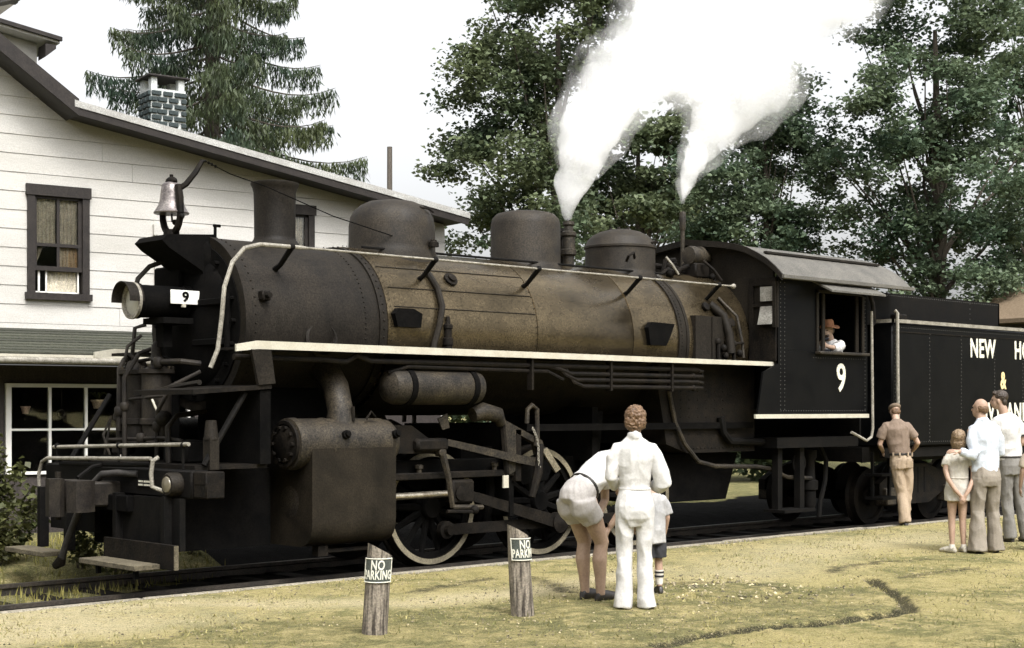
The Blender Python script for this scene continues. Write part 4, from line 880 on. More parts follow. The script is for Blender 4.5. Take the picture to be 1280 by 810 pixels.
# grab rails
part(MB().tube([(-3.36, -1.30, 1.40), (-3.36, 1.38, 1.325)], .019, 8), 'grab_rail', M_rail_paint)
for y_ in (-1.2, .0, 1.3): part(MB().cyl((-3.36, y_, 1.16), (-3.36, y_, 1.37), .014, None, 6).ball((-3.36, y_, 1.365-.03*y_/1.3*.9), .03, 8, 5), 'rail_post', M_blk)
part(MB().tube([(-3.50, 1.42, .92), (-3.50, 1.43, 1.05), (-3.50, 1.36, 1.175), (-3.50, 1.24, 1.215), (-3.50, -.86, 1.26)], .019, 8), 'grab_rail', M_rail_paint)
part(MB().tube([(-3.45, -.90, 1.27), (-3.52, -.93, 1.24), (-3.52, -.90, 1.12), (-3.52, -.92, 1.0), (-3.45, -1.02, .955)], .021, 8), 'grab_rail', M_rail_paint)
for y_ in (-.8, .4, 1.0): part(MB().cyl((-3.43, y_, 1.16), (-3.5, y_, 1.26-.02*y_), .014, None, 6), 'rail_post', M_blk)
part(MB().tube([(-3.45, -.75, 1.20), (-3.47, -.3, 1.185), (-3.47, .6, 1.17), (-3.47, 1.0, 1.165)], .022, 8).tube([(-3.47, .1, 1.18), (-3.62, .05, 1.16), (-3.8, .0, 1.06)], .02, 6), 'uncoupling_lever', M_blk)
# coupler
cp_ = part(MB().box(-3.75, -3.3, -.14, .14, .78, 1.02, .02), 'coupler', M_pump)
part(MB().prism([(-3.72, -.20), (-3.72, .22), (-3.88, .24), (-4.02, .17), (-4.03, .06), (-3.92, .03), (-3.88, -.06), (-3.98, -.13), (-3.93, -.23), (-3.82, -.25)], 'z', .74, 1.04), 'coupler_head', M_pump, cp_)
part(MB().prism([(-3.93, .05), (-4.08, .10), (-4.10, -.02), (-4.03, -.10), (-3.97, -.07), (-3.99, .0)], 'z', .70, 1.06), 'knuckle', M_pump, cp_)
part(MB().cyl((-3.95, .1, .66), (-3.95, .1, 1.12), .03, None, 8), 'pin', M_smoke, cp_)
part(MB().box(-3.55, -3.35, -.5, .5, .74, .90, .01), 'draft_gear', M_dark)
# air hose
ah = part(MB().tube([(-3.42, -.48, 1.10), (-3.50, -.25, 1.11), (-3.55, -.02, 1.09), (-3.58, .14, .97), (-3.61, .24, .84), (-3.64, .36, .62), (-3.68, .46, .40), (-3.70, .52, .24)], [.032, .032, .034, .036, .038, .036, .036, .036], 12), 'air_hose', M_hose)
for p_, r_ in (((-3.60, .21, .88), .05), ((-3.59, .17, .93), .045)): part(MB().lathe(p_, (-.1, .55, -.8), [(0, r_), (.03, r_)], 14), 'hose_clamp', M_smoke, ah)
part(MB().tube([(-3.70, .52, .26), (-3.70, .55, .20), (-3.72, .62, .16)], [.042, .055, .04], 10), 'gladhand', M_smoke, ah)
M_fwood = mat('dirty_footboard_wood', (.13, .11, .07), (.07, .058, .036), 9, .85, bump=.4, bscale=30)
# footboards and hangers
fb = part(MB().box(-3.86, -3.60, -1.20, -.14, .255, .305, .006), 'footboard', M_fwood)
part(MB().box(-3.60, -3.56, -1.44, -.14, .26, .49, .004), 'toe_board', M_wood2 if 'M_wood2' in globals() else M_grime, fb)
part(MB().box(-3.602, -3.558, -1.452, -1.441, .265, .485), 'board_end', M_fwood, fb)
for s_ in (-1.08, -.38): part(MB().box(-3.80, -3.76, s_-.02, s_+.02, .17, .254), 'board_clip', M_blk, fb)
for s_ in (-1.17, -.27): part(MB().box(-3.558, -3.46, s_-.03, s_+.03, .3, .92), 'footboard_hanger', M_blk, fb)
fb2 = part(MB().box(-3.86, -3.60, .62, 1.46, .255, .305, .006), 'footboard', M_fwood)
for s_ in (.65, 1.23): part(MB().box(-3.6, -3.5, s_-.03, s_+.03, .3, .92), 'footboard_hanger', M_blk, fb2)
part(MB().box(-3.48, -3.42, -1.34, -.2, .42, .9), 'pilot_plate', M_blk)
part(MB().box(-3.48, -3.42, .26, 1.2, .5, .9), 'pilot_plate', M_blk)
# compound air pump on the front
ap = part(MB().lathe((-2.78, .28, 1.36), (0, 0, 1), [(0, .17), (.03, .17), (.04, .14), (.2, .14), (.21, .17), (.26, .17), (.27, .15), (.72, .15), (.73, .185), (.77, .185), (.78, .12), (.82, .06), (1.02, .05), (1.06, .02)], 24), 'air_pump', M_pump)
part(MB().lathe((-2.78, .68, 1.36), (0, 0, 1), [(0, .17), (.03, .17), (.04, .14), (.2, .14), (.21, .17), (.26, .17), (.27, .15), (.72, .15), (.73, .185), (.77, .185), (.78, .12), (.86, .09), (.88, .03)], 24), 'pump_cylinder', M_pump, ap)
bb = MB()
for cy0 in (.28, .68):
    for k in range(10): a = 2*PI*k/10; bb.cyl((-2.78+.165*math.cos(a), cy0+.165*math.sin(a), 2.12), (-2.78+.165*math.cos(a), cy0+.165*math.sin(a), 2.165), .015, None, 6)
part(bb, 'pump_nut', M_iron, ap)['kind'] = 'stuff'
part(MB().tube([(-2.6, .1, 2.2), (-2.72, .3, 2.26), (-2.8, .6, 2.22), (-2.82, .78, 2.3), (-2.75, .84, 2.1)], .02, 7), 'pump_pipe', M_grime, ap)
part(MB().tube([(-3.0, -.9, 1.98), (-2.9, -.2, 1.94), (-2.9, .1, 1.90)], .026, 7), 'pump_pipe', M_smoke, ap)
part(MB().tube([(-2.85, .85, 1.4), (-2.9, .84, 1.6), (-2.86, .84, 1.95), (-2.8, .84, 2.2)], .022, 7), 'pump_pipe', M_grime, ap)
part(MB().tube([(-3.05, .75, 1.25), (-3.1, .8, 1.45), (-3.0, .82, 1.65), (-3.05, .86, 1.25)], .014, 6), 'bell_wire', M_iron)
part(MB().ball((-2.95, -.16, 1.62), .09, 10, 8).cyl((-2.95, -.16, 1.4), (-2.95, -.16, 1.6), .05, None, 8), 'strainer', M_smoke)
part(MB().tube([(-2.98, .02, 1.82), (-2.98, -.08, 1.7), (-2.99, -.11, 1.62), (-2.98, -.08, 1.55)], .012, 6), 'drain_tube', M_white)
# more pipework crowding the front end
for pts, r_ in (([(-2.62, .85, 2.2), (-2.85, .82, 2.24), (-2.92, .78, 2.15), (-2.94, .76, 1.5)], .03), ([(-2.62, -.3, 2.18), (-2.8, -.25, 2.2), (-2.86, .1, 2.2), (-2.82, .3, 2.24)], .03),
                ([(-3.0, -.1, 1.22), (-3.0, -.12, 1.7), (-2.9, -.2, 1.95), (-2.62, -.3, 2.1)], .022), ([(-2.82, .86, 1.2), (-2.82, .86, 2.02)], .035), ([(-3.02, .5, 1.22), (-3.02, .5, 2.05), (-2.86, .48, 2.3), (-2.62, .48, 2.38)], .024),
                ([(-3.1, -.5, 1.2), (-3.08, -.45, 1.55), (-2.95, -.4, 1.66), (-2.62, -.4, 1.7)], .028), ([(-3.08, -.7, 1.42), (-3.0, -.2, 1.44), (-2.98, .9, 1.40)], .02), ([(-2.9, .84, 1.78), (-2.9, .7, 1.82), (-2.93, -.15, 1.86)], .016),
                ([(-2.66, .8, 2.5), (-2.82, .8, 2.38), (-2.85, .8, 2.24)], .018), ([(-2.6, .8, 2.62), (-2.7, .86, 2.58), (-2.72, .88, 2.3), (-2.68, .88, 1.95)], .022)):
    part(MB().tube(pts, r_, 8), 'pipe', M_pump)
for q, r_ in (((-2.94, .76, 1.7), .05), ((-2.86, .1, 2.2), .055), ((-3.0, -.12, 1.55), .05), ((-3.02, .5, 1.75), .045), ((-2.82, .86, 1.5), .06), ((-3.0, .2, 1.43), .05)):
    part(MB().lathe((q[0], q[1], q[2]-r_), (0, 0, 1), [(0, r_*.7), (r_*.4, r_), (r_*1.6, r_), (r_*2, r_*.7)], 10), 'valve_body', M_pump)
part(MB().lathe((-2.82, .88, 1.25), (0, 0, 1), [(0, .09), (.02, .12), (.08, .12), (.1, .08), (.34, .08), (.36, .11), (.42, .11), (.46, .05), (.6, .03)], 14), 'lubricator', M_pump)
part(MB().box(-3.05, -2.75, -.75, -.3, 1.2, 1.42, .02), 'tool_box', M_blk)
# headlight with its visor and number plate
hl = part(MB().lathe((-2.62, 0, 2.80), (-1, 0, 0), [(0, .02), (.005, .15), (.03, .165), (.52, .165), (.53, .178), (.57, .178), (.58, .16)], 32), 'headlight', M_dark)
vis = MB(); K = 20; ang = np.linspace(R(-5), R(185), K)
vs = []; 
for x_, r_ in ((-3.18, .182), (-3.34, .188), (-3.34, .180), (-3.18, .174)): vs += [(x_, r_*math.cos(a), 2.80+r_*math.sin(a)) for a in ang]
fs = [(j*K+i, j*K+i+1, ((j+1) % 4)*K+i+1, ((j+1) % 4)*K+i) for j in range(4) for i in range(K-1)]
vis.add(vs, fs); part(vis, 'visor', M_smoke, hl)
part(MB().ring((-3.2, 0, 2.80), (-1, 0, 0), .15, .185, .03, 32), 'rim', M_rail_paint, hl)
part(MB().lathe((-3.20, 0, 2.80), (-1, 0, 0), [(0, .15), (.015, .12), (.025, .0001)], 24), 'lens', M_lens, hl)
part(MB().box(-2.98, -2.64, -.2, .2, 2.58, 2.64).box(-2.9, -2.8, -.06, .06, 2.35, 2.62), 'headlight_bracket', M_dark, hl)
npl = part(MB().box(-2.905, -2.575, -.215, -.20, 2.775, 2.915, .004), 'number_plate', M_plate, hl)
link('numeral', text_mesh('9', .135, .003, .004, 1.15), M_dark, npl, (-2.74, -.219, 2.845), (R(90), 0, 0))
part(MB().box(-2.78, -2.74, -.225, -.2, 2.745, 2.775), 'plate_clip', M_white, hl)
part(MB().tube([(-3.02, .30, 2.90), (-2.98, .30, 3.05), (-2.86, .28, 3.18), (-2.7, .2, 3.25)], .026, 8), 'light_conduit', M_smoke)
part(MB().box(-2.62, -2.5, .1, .62, 2.95, 3.2, .02), 'light_box', M_dark)
# bell on its bracket
sh_ = part(MB().prism([(-3.02, 3.40), (-2.96, 3.46), (-2.40, 3.50), (-2.40, 2.95), (-2.47, 2.9), (-2.56, 3.12), (-2.94, 3.33)], 'y', -.24, .30), 'bell_bracket', M_dark)
part(MB().lathe((-2.52, -.1, 3.28), (-1, -.5, 0), [(0, .18), (.05, .2), (.08, .16)], 20), 'bracket_cover', M_dark)
part(MB().cyl((-2.36, -.16, 3.4), (-2.36, -.16, 3.60), .018, None, 6).cyl((-2.38, -.16, 3.6), (-2.30, -.16, 3.6), .016, None, 6), 'cleat', M_dark)
bl = part(MB().lathe((-2.76, .02, 3.70), (0, 0, 1), [(0, .175), (.012, .18), (.03, .165), (.08, .135), (.14, .118), (.22, .108), (.28, .10), (.31, .08), (.325, .04), (.33, .0001)], 32), 'bell', M_bell)
part(MB().lathe((-2.76, .02, 3.703), (0, 0, 1), [(0, .165), (-.004, .165), (.04, .1), (.1, .0001)], 24), 'bell_mouth', M_dark, bl)
yk = MB(); yk.tube([(-2.76, .02+.17*math.cos(a), 3.70+.20*math.sin(a)) for a in np.linspace(PI, 2*PI, 12)], [.035]*12, 8)
yk.tube([(-2.76, .19, 3.70), (-2.76, .185, 3.85), (-2.76, .15, 3.98)], .03, 8).tube([(-2.76, -.15, 3.70), (-2.76, -.145, 3.85), (-2.76, -.11, 3.98)], .038, 8)
yk.ball((-2.76, .02, 4.03), (.05, .09, .05), 10, 6).cyl((-2.76, .02, 4.05), (-2.76, .02, 4.10), .02, None, 8).ball((-2.76, -.18, 3.66), .03, 8, 6).cyl((-2.76, .02, 3.48), (-2.76, .02, 3.54), .08, None, 12)
part(yk, 'yoke', M_grime, bl)
part(MB().tube([(-2.76, -.12, 3.94), (-2.70, -.16, 3.99), (-2.60, -.18, 4.12), (-2.53, -.19, 4.24), (-2.49, -.19, 4.24)], [.03, .03, .028, .024, .016], 6), 'bell_crank', M_grime, bl)
part(MB().ball((-2.72, .02, 3.62), .03, 8, 6).cyl((-2.75, .02, 3.62), (-2.76, .02, 3.72), .012, None, 6), 'clapper', M_grime, bl)
part(MB().tube([(-2.49, -.19, 4.24), (-2.2, -.2, 4.14), (-1.8, -.24, 4.05), (-1.0, -.34, 3.8), (.0, -.4, 3.6)], .006, 5), 'bell_cord', M_dark)
for t_ in (.1, .2, .32): part(MB().ball((-2.49+.3*t_*1.2, -.19, 4.24-.1*t_*1.2), .016, 6, 5), 'cord_knot', M_dark)
# cab
CW = 1.45
def arch(yh):   # roof profile half
    return np.interp(abs(yh), [0, .56, .83, 1.03, 1.2, 1.36, 1.5, 1.62], [4.04, 3.97, 3.92, 3.86, 3.78, 3.69, 3.58, 3.46])
ysamp = [-1.62, -1.5, -1.36, -1.2, -1.03, -.83, -.56, -.28, 0, .28, .56, .83, 1.03, 1.2, 1.36, 1.5, 1.62]
roof = MB(); pr_ = [(y_, arch(y_)) for y_ in ysamp]+[(y_, arch(y_)-.04) for y_ in ysamp[::-1]]
roof.prism(pr_, 'x', 5.30, 8.38); part(roof, 'cab_roof', M_roofgrey)
lip = [(y_, arch(y_)+.022) for y_ in ysamp]+[(y_, arch(y_)-.06) for y_ in ysamp[::-1]]
part(MB().prism(lip, 'x', 5.27, 5.298), 'roof_lip', M_smoke)
part(MB().box(5.27, 8.4, -1.66, -1.622, 3.43, 3.475), 'roof_gutter', M_roofgrey)
part(MB().box(5.5, 8.2, -1.20, -1.15, 3.80, 3.83), 'roof_rib', M_smoke)
fw_ = [(y_, arch(y_)-.045) for y_ in ysamp if abs(y_) <= CW]
part(MB().prism([(-CW, 2.32), (-.98, 2.32), (-.98, 2.8), (-.9, 3.0), (-.6, 3.35), (0, 3.6), (.6, 3.35), (.9, 3.0), (.98, 2.8), (.98, 2.32), (CW, 2.32)]+fw_[::-1], 'x', 5.42, 5.46), 'cab_front', M_smoke)
cs_ = MB().prism([(4.98, 1.64), (7.5, 1.64), (7.5, 2.50), (5.42, 2.50), (5.42, 2.32), (5.1, 2.20)], 'y', -CW-.0, -CW+.03).box(5.42, 6.30, -CW, -CW+.03, 2.501, 3.58).box(7.36, 7.5, -CW, -CW+.03, 2.501, 3.58).box(6.301, 7.359, -CW, -CW+.03, 3.31, 3.58)
part(cs_, 'cab_side', M_gloss)
part(MB().box(5.42, 6.3, CW-.03, CW, 1.64, 3.58).box(7.0, 7.5, CW-.03, CW, 1.64, 3.58).box(6.3, 7.0, CW-.03, CW, 1.64, 2.6).box(6.3, 7.0, CW-.03, CW, 3.2, 3.58), 'cab_side', M_gloss)
part(MB().box(5.42, 7.5, -CW+.03, CW-.03, 1.66, 1.72), 'cab_floor', M_grime)
part(MB().box(4.90, 7.5, -CW-.03, -CW-.002, 1.60, 1.655), 'cab_edge', M_white)
part(MB().box(7.42, 7.5, -CW+.04, -.75, 1.72, 3.4), 'cab_back', M_gloss)
part(MB().box(7.42, 7.5, .75, CW-.04, 1.72, 3.4), 'cab_back', M_gloss)
part(MB().lathe((5.5, 0, 2.6), (1, 0, 0), [(0, .9), (.35, .9), (.36, .0001)], 40), 'backhead', M_dark)
part(MB().tube([(6.4, -.3, 2.9), (6.7, -.7, 3.25), (6.95, -1.05, 2.75)], .03, 6).tube([(6.2, -.6, 2.4), (6.5, -.6, 2.95)], .02, 6), 'throttle_lever', M_smoke)
part(MB().box(6.75, 7.2, -1.25, -.75, 2.12, 2.2, .02).box(6.95, 7.05, -1.05, -.95, 1.72, 2.12), 'seat', M_dark)
aw = part(MB().prism([(-CW-.005, 3.47), (-CW-.33, 3.315), (-CW-.33, 3.29), (-CW-.005, 3.44)], 'x', 6.16, 7.46), 'awning', M_roofgrey)
wf_ = part(MB().box(6.26, 6.31, -CW-.02, -CW-.002, 2.50, 3.33).box(7.35, 7.40, -CW-.02, -CW-.002, 2.50, 3.33).box(6.26, 7.40, -CW-.02, -CW-.002, 3.30, 3.34), 'cab_window', M_smoke)
for s_ in (6.34, 6.50, 7.31): part(MB().box(s_-.03, s_+.03, -CW+.035, -CW+.06, 2.52, 3.3), 'sash', M_smoke, wf_)
part(MB().box(6.24, 7.42, -CW-.10, -CW-.002, 2.465, 2.505, .008), 'arm_rest', M_iron, wf_)
# front cab window, hinged open, with two small lights
M_pane = mat('sky_sheen_pane', (.30, .29, .26), (.18, .17, .15), 9, .3)  # opaque pale colour stands in for sky reflected in the glass
fw2 = part(MB().box(5.385, 5.415, -1.43, -1.36, 2.36, 3.46).box(5.385, 5.415, -1.06, -1.0, 2.36, 3.46).box(5.385, 5.415, -1.36, -1.06, 3.36, 3.46).box(5.385, 5.415, -1.36, -1.06, 2.36, 2.84).box(5.385, 5.415, -1.36, -1.06, 3.08, 3.12), 'front_window', M_grime)
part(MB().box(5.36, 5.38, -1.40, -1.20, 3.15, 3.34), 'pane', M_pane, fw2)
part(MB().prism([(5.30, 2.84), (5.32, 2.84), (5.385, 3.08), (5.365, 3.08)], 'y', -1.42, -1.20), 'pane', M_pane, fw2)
part(MB().tube([(5.37, -1.48, 2.8), (5.37, -1.48, 3.4)], .012, 6).box(5.33, 5.39, -1.47, -1.42, 2.80, 3.40), 'window_frame', M_smoke, fw2)
part(MB().tube([(7.515, -CW-.06, 3.10), (7.515, -CW-.08, 1.45), (7.48, -CW-.08, 1.33), (7.36, -CW-.08, 1.28), (7.05, -CW-.04, 1.40)], .02, 8), 'cab_handrail', M_rail_paint)
part(MB().tube([(7.46, -CW-.05, 3.40), (7.56, -CW-.05, 3.2), (7.60, -CW-.05, 2.95), (7.55, -CW-.03, 2.9)], .03, 8), 'curtain_rod', M_grime)
nm = link('numeral', text_mesh('9', .54, .004, .008, .86), M_letter, L, (6.85, -CW-.006, 2.135), (R(90), 0, 0))
rv = MB()
for k in range(34):
    z_ = 1.72+k*.054
    for x_ in (5.47, 5.56, 7.44): 
        if z_ < 3.5: rv.ball((x_, -CW, z_), .008, 5, 3)
for k in range(36):
    x_ = 5.48+k*.056; rv.ball((x_, -CW, 1.70), .008, 5, 3); rv.ball((x_, -CW, 3.52), .008, 5, 3)
    if 6.2 < x_ < 7.4: rv.ball((x_, -CW, 2.42), .008, 5, 3)
part(rv, 'rivets', M_rivet)['kind'] = 'stuff'

# ------------------------------------------------------------------ tender
T = empty('tender', (0, .8, 0), label='black coal tender lettered in cream, coupled behind the cab', cat='tender')
TY = -1.5
part(MB().box(8.06, 13.6, TY, -TY, 1.18, 2.96, .02), 'tank', M_gloss, T)
part(MB().box(8.04, 13.6, TY-.035, TY-.002, 2.965, 3.015).box(8.04, 8.06, TY-.035, -TY, 2.965, 3.015), 'tank_lip', M_rail_paint, T)
part(MB().box(8.06, 13.6, TY-.012, TY-.001, 2.83, 2.845), 'tank_bead', M_grime, T)
bkr = MB().box(7.65, 11.62, TY+.28, TY+.32, 2.94, 3.42).box(7.65, 11.62, -TY-.32, -TY-.28, 2.94, 3.42).box(11.58, 11.62, TY+.28, -TY-.28, 2.94, 3.42).box(7.65, 7.69, TY+.28, -TY-.28, 1.3, 3.42)
part(bkr, 'coal_bunker', M_blk, T)
M_coal = mat('coal', (.008, .008, .009), (.018, .018, .018), 12, .4, bump=1, bscale=14)
cl = MB()
for k in range(300): cl.ball((random.uniform(7.8, 11.5), random.uniform(-1.03, 1.03), 3.2+random.uniform(0, .16)), (random.uniform(.06, .13),)*3, 5, 4)
part(cl, 'coal', M_coal, T)['kind'] = 'stuff'
part(MB().box(8.3, 8.5, TY+.02, TY+.2, 3.0, 3.10, .02), 'tank_hatch', M_grime, T)
part(MB().tube([(8.10, TY-.06, 1.3), (8.10, TY-.07, 1.5), (8.08, TY-.07, 3.1), (8.06, TY-.04, 3.14)], .025, 8), 'tender_handrail', M_rail_paint, T)
link('lettering', text_mesh('NEW', .40, .003, .010, .80, 1.08), M_letter, T, (10.59, TY-.005, 2.645), (R(90), 0, 0))
link('lettering', text_mesh('HOPE', .40, .003, .010, .80, 1.08), M_letter, T, (12.0, TY-.005, 2.645), (R(90), 0, 0))
link('lettering', text_mesh('&', .37, .003, .012, .72), M_letter2, T, (11.22, TY-.005, 2.16), (R(90), 0, 0))
link('lettering', text_mesh('IVYLAND', .40, .003, .010, .80, 1.08), M_letter, T, (11.36, TY-.005, 1.66), (R(90), 0, 0))
rv = MB()
for x_ in (8.12, 9.05, 9.95, 10.95, 11.85, 12.8):
    for k in range(30): rv.ball((x_+.012*(k % 2), TY, 1.26+k*.054), .010, 5, 3)
for k in range(90): rv.ball((8.12+k*.06, TY, 2.90), .0085, 5, 3); rv.ball((8.12+k*.06, TY, 1.24), .0085, 5, 3)
for k in range(70): rv.ball((7.7+k*.056, TY+.28, 3.385), .009, 5, 3)
for j in range(5): rv.ball((10.7, TY+.28, 3.05+j*.08), .009, 5, 3)
part(rv, 'rivets', M_rivet, T)['kind'] = 'stuff'
part(MB().box(7.9, 13.6, -1.1, 1.1, .95, 1.17).box(7.95, 13.6, TY+.06, TY+.14, 1.02, 1.16), 'tender_frame', M_blk, T)
part(MB().box(7.85, 8.35, TY+.02, TY+.32, .42, .46).box(7.87, 7.91, TY+.2, TY+.24, .44, 1.1).box(8.3, 8.34, TY+.2, TY+.24, .44, 1.1).box(7.85, 8.35, TY+.04, TY+.32, .76, .79), 'tender_step', M_blk, T)
for xc in (9.4, 12.4):
    for sgn in (-1, 1):
        y0_, y1_ = sorted((sgn*.98, sgn*1.1))
        part(MB().prism([(xc-1.05, .62), (xc-.8, .74), (xc-.2, .90), (xc+.2, .90), (xc+.8, .74), (xc+1.05, .62), (xc+1.05, .46), (xc+.7, .46), (xc+.3, .30), (xc-.3, .30), (xc-.7, .46), (xc-1.05, .46)], 'y', y0_, y1_), 'truck_frame', M_grime, T)
        for dx in (-.84, .84):
            wb = MB().lathe((xc+dx, sgn*.68, .42), (0, sgn, 0), [(-.02, .45), (.01, .44), (.03, .42), (.12, .415), (.13, .34), (.09, .32), (.09, .14), (.14, .12), (.16, .0001)], 36)
            part(wb, 'truck_wheel', M_grime, T)
            part(MB().box(xc+dx-.13, xc+dx+.13, *sorted((sgn*.97, sgn*1.18)), .30, .56, .02), 'journal_box', M_iron, T)
        for dx in (-.18, 0, .18): part(MB().lathe((xc+dx, sgn*1.04, .46), (0, 0, 1), [(0, .07), (.38, .07)], 10), 'spring', M_blk, T)
    for dx in (-.84, .84): part(MB().cyl((xc+dx, -.7, .42), (xc+dx, .7, .42), .07, None, 8), 'axle', M_dark, T)
# ------------------------------------------------------------------ steam
STEAM = [(8.3,-0.4,8.9,0.443),(6.38,1.01,8.16,0.623),(6.15,0.34,6.46,0.604),(7.58,-0.03,8.6,0.625),(7.11,0.58,8.8,0.628),(6.09,0.33,5.97,0.291),(7.96,-0.57,7.9,0.198),(5.66,1.14,8.42,0.501),(4.62,0.65,6.15,0.266),(5.41,1.09,7.69,0.605),(4.94,0.84,6.78,0.591),(7.5,0.3,9.15,0.285),(8.68,-0.62,9.37,0.115),(5.37,0.87,6.41,0.431),(3.35,0.76,5.35,0.415),(6.5,0.6,7.79,0.617),(6.06,0.84,7.24,0.613),(3.01,0.78,4.61,0.114),(5.88,0.48,5.73,0.246),(6.61,0.01,6.45,0.138),(5.01,0.69,6.03,0.103),(7.02,0.21,7.3,0.43),(5.75,0.69,6.11,0.375),(3.81,0.47,5.64,0.11),(3.34,0.71,4.99,0.206),(5.99,1.34,9.16,0.178),(3.58,0.98,6.2,0.1),(3.53,0.84,5.93,0.286),(6.71,0.35,7.02,0.427),(6.61,0.04,6.35,0.146),(7.55,-0.02,7.92,0.624),(5.76,0.79,6.47,0.551),(8.11,-0.22,8.5,0.631),(3.09,0.79,4.95,0.229),(3.82,0.9,6.14,0.345),(8.03,-0.01,9.14,0.345),(3.26,1.02,5.6,0.1),(4.19,0.53,6.29,0.549),(6.75,0.98,8.78,0.63),(4.26,0.77,7.13,0.147),(3.36,0.92,5.72,0.178),(6.76,0.48,8.17,0.619),(6.66,0.21,7.55,0.612),(4.33,0.83,7.32,0.108),(7.25,-0.1,7.4,0.387),(4.59,0.94,7.64,0.142),(4.83,0.4,4.66,0.065),(3.5,0.84,5.73,0.328),(6.36,1.39,9.22,0.225),(8.43,-0.53,9.18,0.27),(4.33,0.7,6.97,0.291),(3.86,0.77,6.46,0.199),(2.91,0.7,4.33,0.043),(4.85,1.01,8.06,0.15),(6.39,0.19,6.14,0.299),(3.95,0.47,5.75,0.129),(5.28,0.62,5.45,0.143),(7.27,0.59,9.27,0.181),(3.84,0.94,6.44,0.144),(5.63,0.54,5.67,0.355),(4.06,0.77,6.73,0.159),(8.18,-0.29,9.25,0.199),(5.71,1.25,8.87,0.289),(4.53,0.85,7.26,0.257),(3.6,0.64,5.58,0.299),(3.23,1.02,5.49,0.128),(5.45,0.58,5.19,0.112),(6.35,0.55,6.97,0.613),(6.88,1.05,9.35,0.125),(7.38,0.31,8.36,0.628),(7.42,-0.31,7.29,0.167),(7.59,-0.48,7.53,0.257),(3.18,0.66,4.84,0.198),(6.2,1.16,8.71,0.622),(5.17,0.55,5.07,0.172),(6.71,0.07,6.66,0.142),(2.91,0.72,4.41,0.054),(7.86,-0.51,7.8,0.239),(3.86,0.5,5.85,0.274),(6.61,0.09,6.54,0.207),(8.07,-0.64,8.08,0.197),(8.22,-0.62,8.28,0.181),(5.51,0.53,5.37,0.174),(7.41,-0.34,7.4,0.264),(5.14,0.53,5.21,0.168),(4.41,0.85,7.47,0.124),(3.43,0.6,5.03,0.103),(3.69,0.63,5.82,0.385),(2.99,0.76,4.7,0.131),(6.75,1.2,9.32,0.162),(4.74,0.38,4.54,0.056),(5.58,1.28,9.02,0.106),(4.7,0.96,7.79,0.167),(5.41,0.59,5.27,0.198),(8.08,-0.13,9.33,0.131),(3.1,0.7,4.63,0.141),(5.1,1.01,8.04,0.34),(5.79,1.33,9.15,0.131),(7.0,0.89,9.25,0.212),(5.39,0.68,5.6,0.126),(7.73,0.19,9.27,0.193),(3.11,0.98,5.16,0.124),(8.3,-0.66,8.61,0.168),(5.01,1.08,8.26,0.14),(4.19,0.5,5.85,0.128),(6.57,1.24,9.24,0.216),(4.12,0.8,6.9,0.104),(4.99,0.5,4.91,0.141),(6.77,1.02,9.24,0.204),(5.4,1.23,8.71,0.14),(3.03,0.72,4.49,0.104),(4.17,0.73,6.79,0.234),(3.6,0.58,5.36,0.135),(2.92,0.69,4.38,0.074),(7.38,0.47,9.24,0.211),(6.45,0.01,6.19,0.154),(5.31,0.71,6.09,0.156),(3.53,0.54,5.24,0.099),(7.8,-0.38,7.96,0.45),(5.44,0.72,5.81,0.11),(5.64,1.02,7.33,0.608),(5.92,0.49,6.13,0.569),(4.83,0.43,4.75,0.089),(3.13,0.99,5.32,0.116),(7.06,-0.08,7.09,0.167),(8.46,-0.66,8.99,0.14),(7.71,0.08,9.1,0.337),(7.37,0.25,8.87,0.534),(4.72,0.39,4.68,0.048),(8.27,-0.68,8.4,0.13),(3.21,0.95,5.19,0.223),(7.28,-0.31,7.17,0.114),(3.17,0.64,4.69,0.102),(3.51,0.59,5.18,0.111),(6.79,0.03,6.92,0.123),(7.15,0.7,9.28,0.176),(6.2,0.14,5.87,0.11),(4.73,0.37,4.59,0.059),(3.75,0.48,5.57,0.107),(2.97,0.74,4.44,0.088),(6.76,0.07,6.79,0.118),(2.96,0.77,4.51,0.067),(4.94,0.44,4.71,0.049),(5.15,1.16,8.43,0.12),(5.02,0.47,4.77,0.05),(4.68,0.78,7.15,0.449),(3.06,0.65,4.49,0.051),(6.06,0.97,7.69,0.616),(3.08,0.63,4.52,0.049),(8.34,-0.35,9.31,0.16),(7.92,0.1,9.37,0.113),(6.47,0.08,6.35,0.264),(8.43,-0.67,8.86,0.126),(3.63,0.96,6.29,0.102),(7.77,-0.58,7.59,0.127),(4.01,0.82,6.64,0.138),(5.64,0.48,5.4,0.104),(5.47,0.75,5.95,0.118),(2.96,0.66,4.4,0.049),(4.71,0.98,7.94,0.12),(3.03,0.85,4.81,0.118),(6.61,0.11,6.69,0.242),(5.82,1.02,6.89,0.612),(7.12,-0.2,7.07,0.108),(5.96,0.33,5.72,0.141),(4.11,0.79,6.61,0.246),(7.09,0.79,9.33,0.126),(8.4,-0.67,8.73,0.117),(8.63,-0.63,9.23,0.11),(3.73,0.98,6.37,0.119),(4.95,0.46,4.79,0.101),(5.57,0.69,5.49,0.276),(4.89,0.67,6.04,0.117),(2.91,0.72,4.32,0.042),(2.92,0.72,4.39,0.074),(2.98,0.76,4.48,0.106),(3.02,0.77,4.59,0.138),(4.63,0.32,4.39,0.022),(4.65,0.33,4.44,0.033),(4.68,0.35,4.52,0.046),(4.73,0.37,4.62,0.067),(4.79,0.4,4.73,0.089),(4.87,0.43,4.85,0.112),(4.97,0.47,5.0,0.146)]
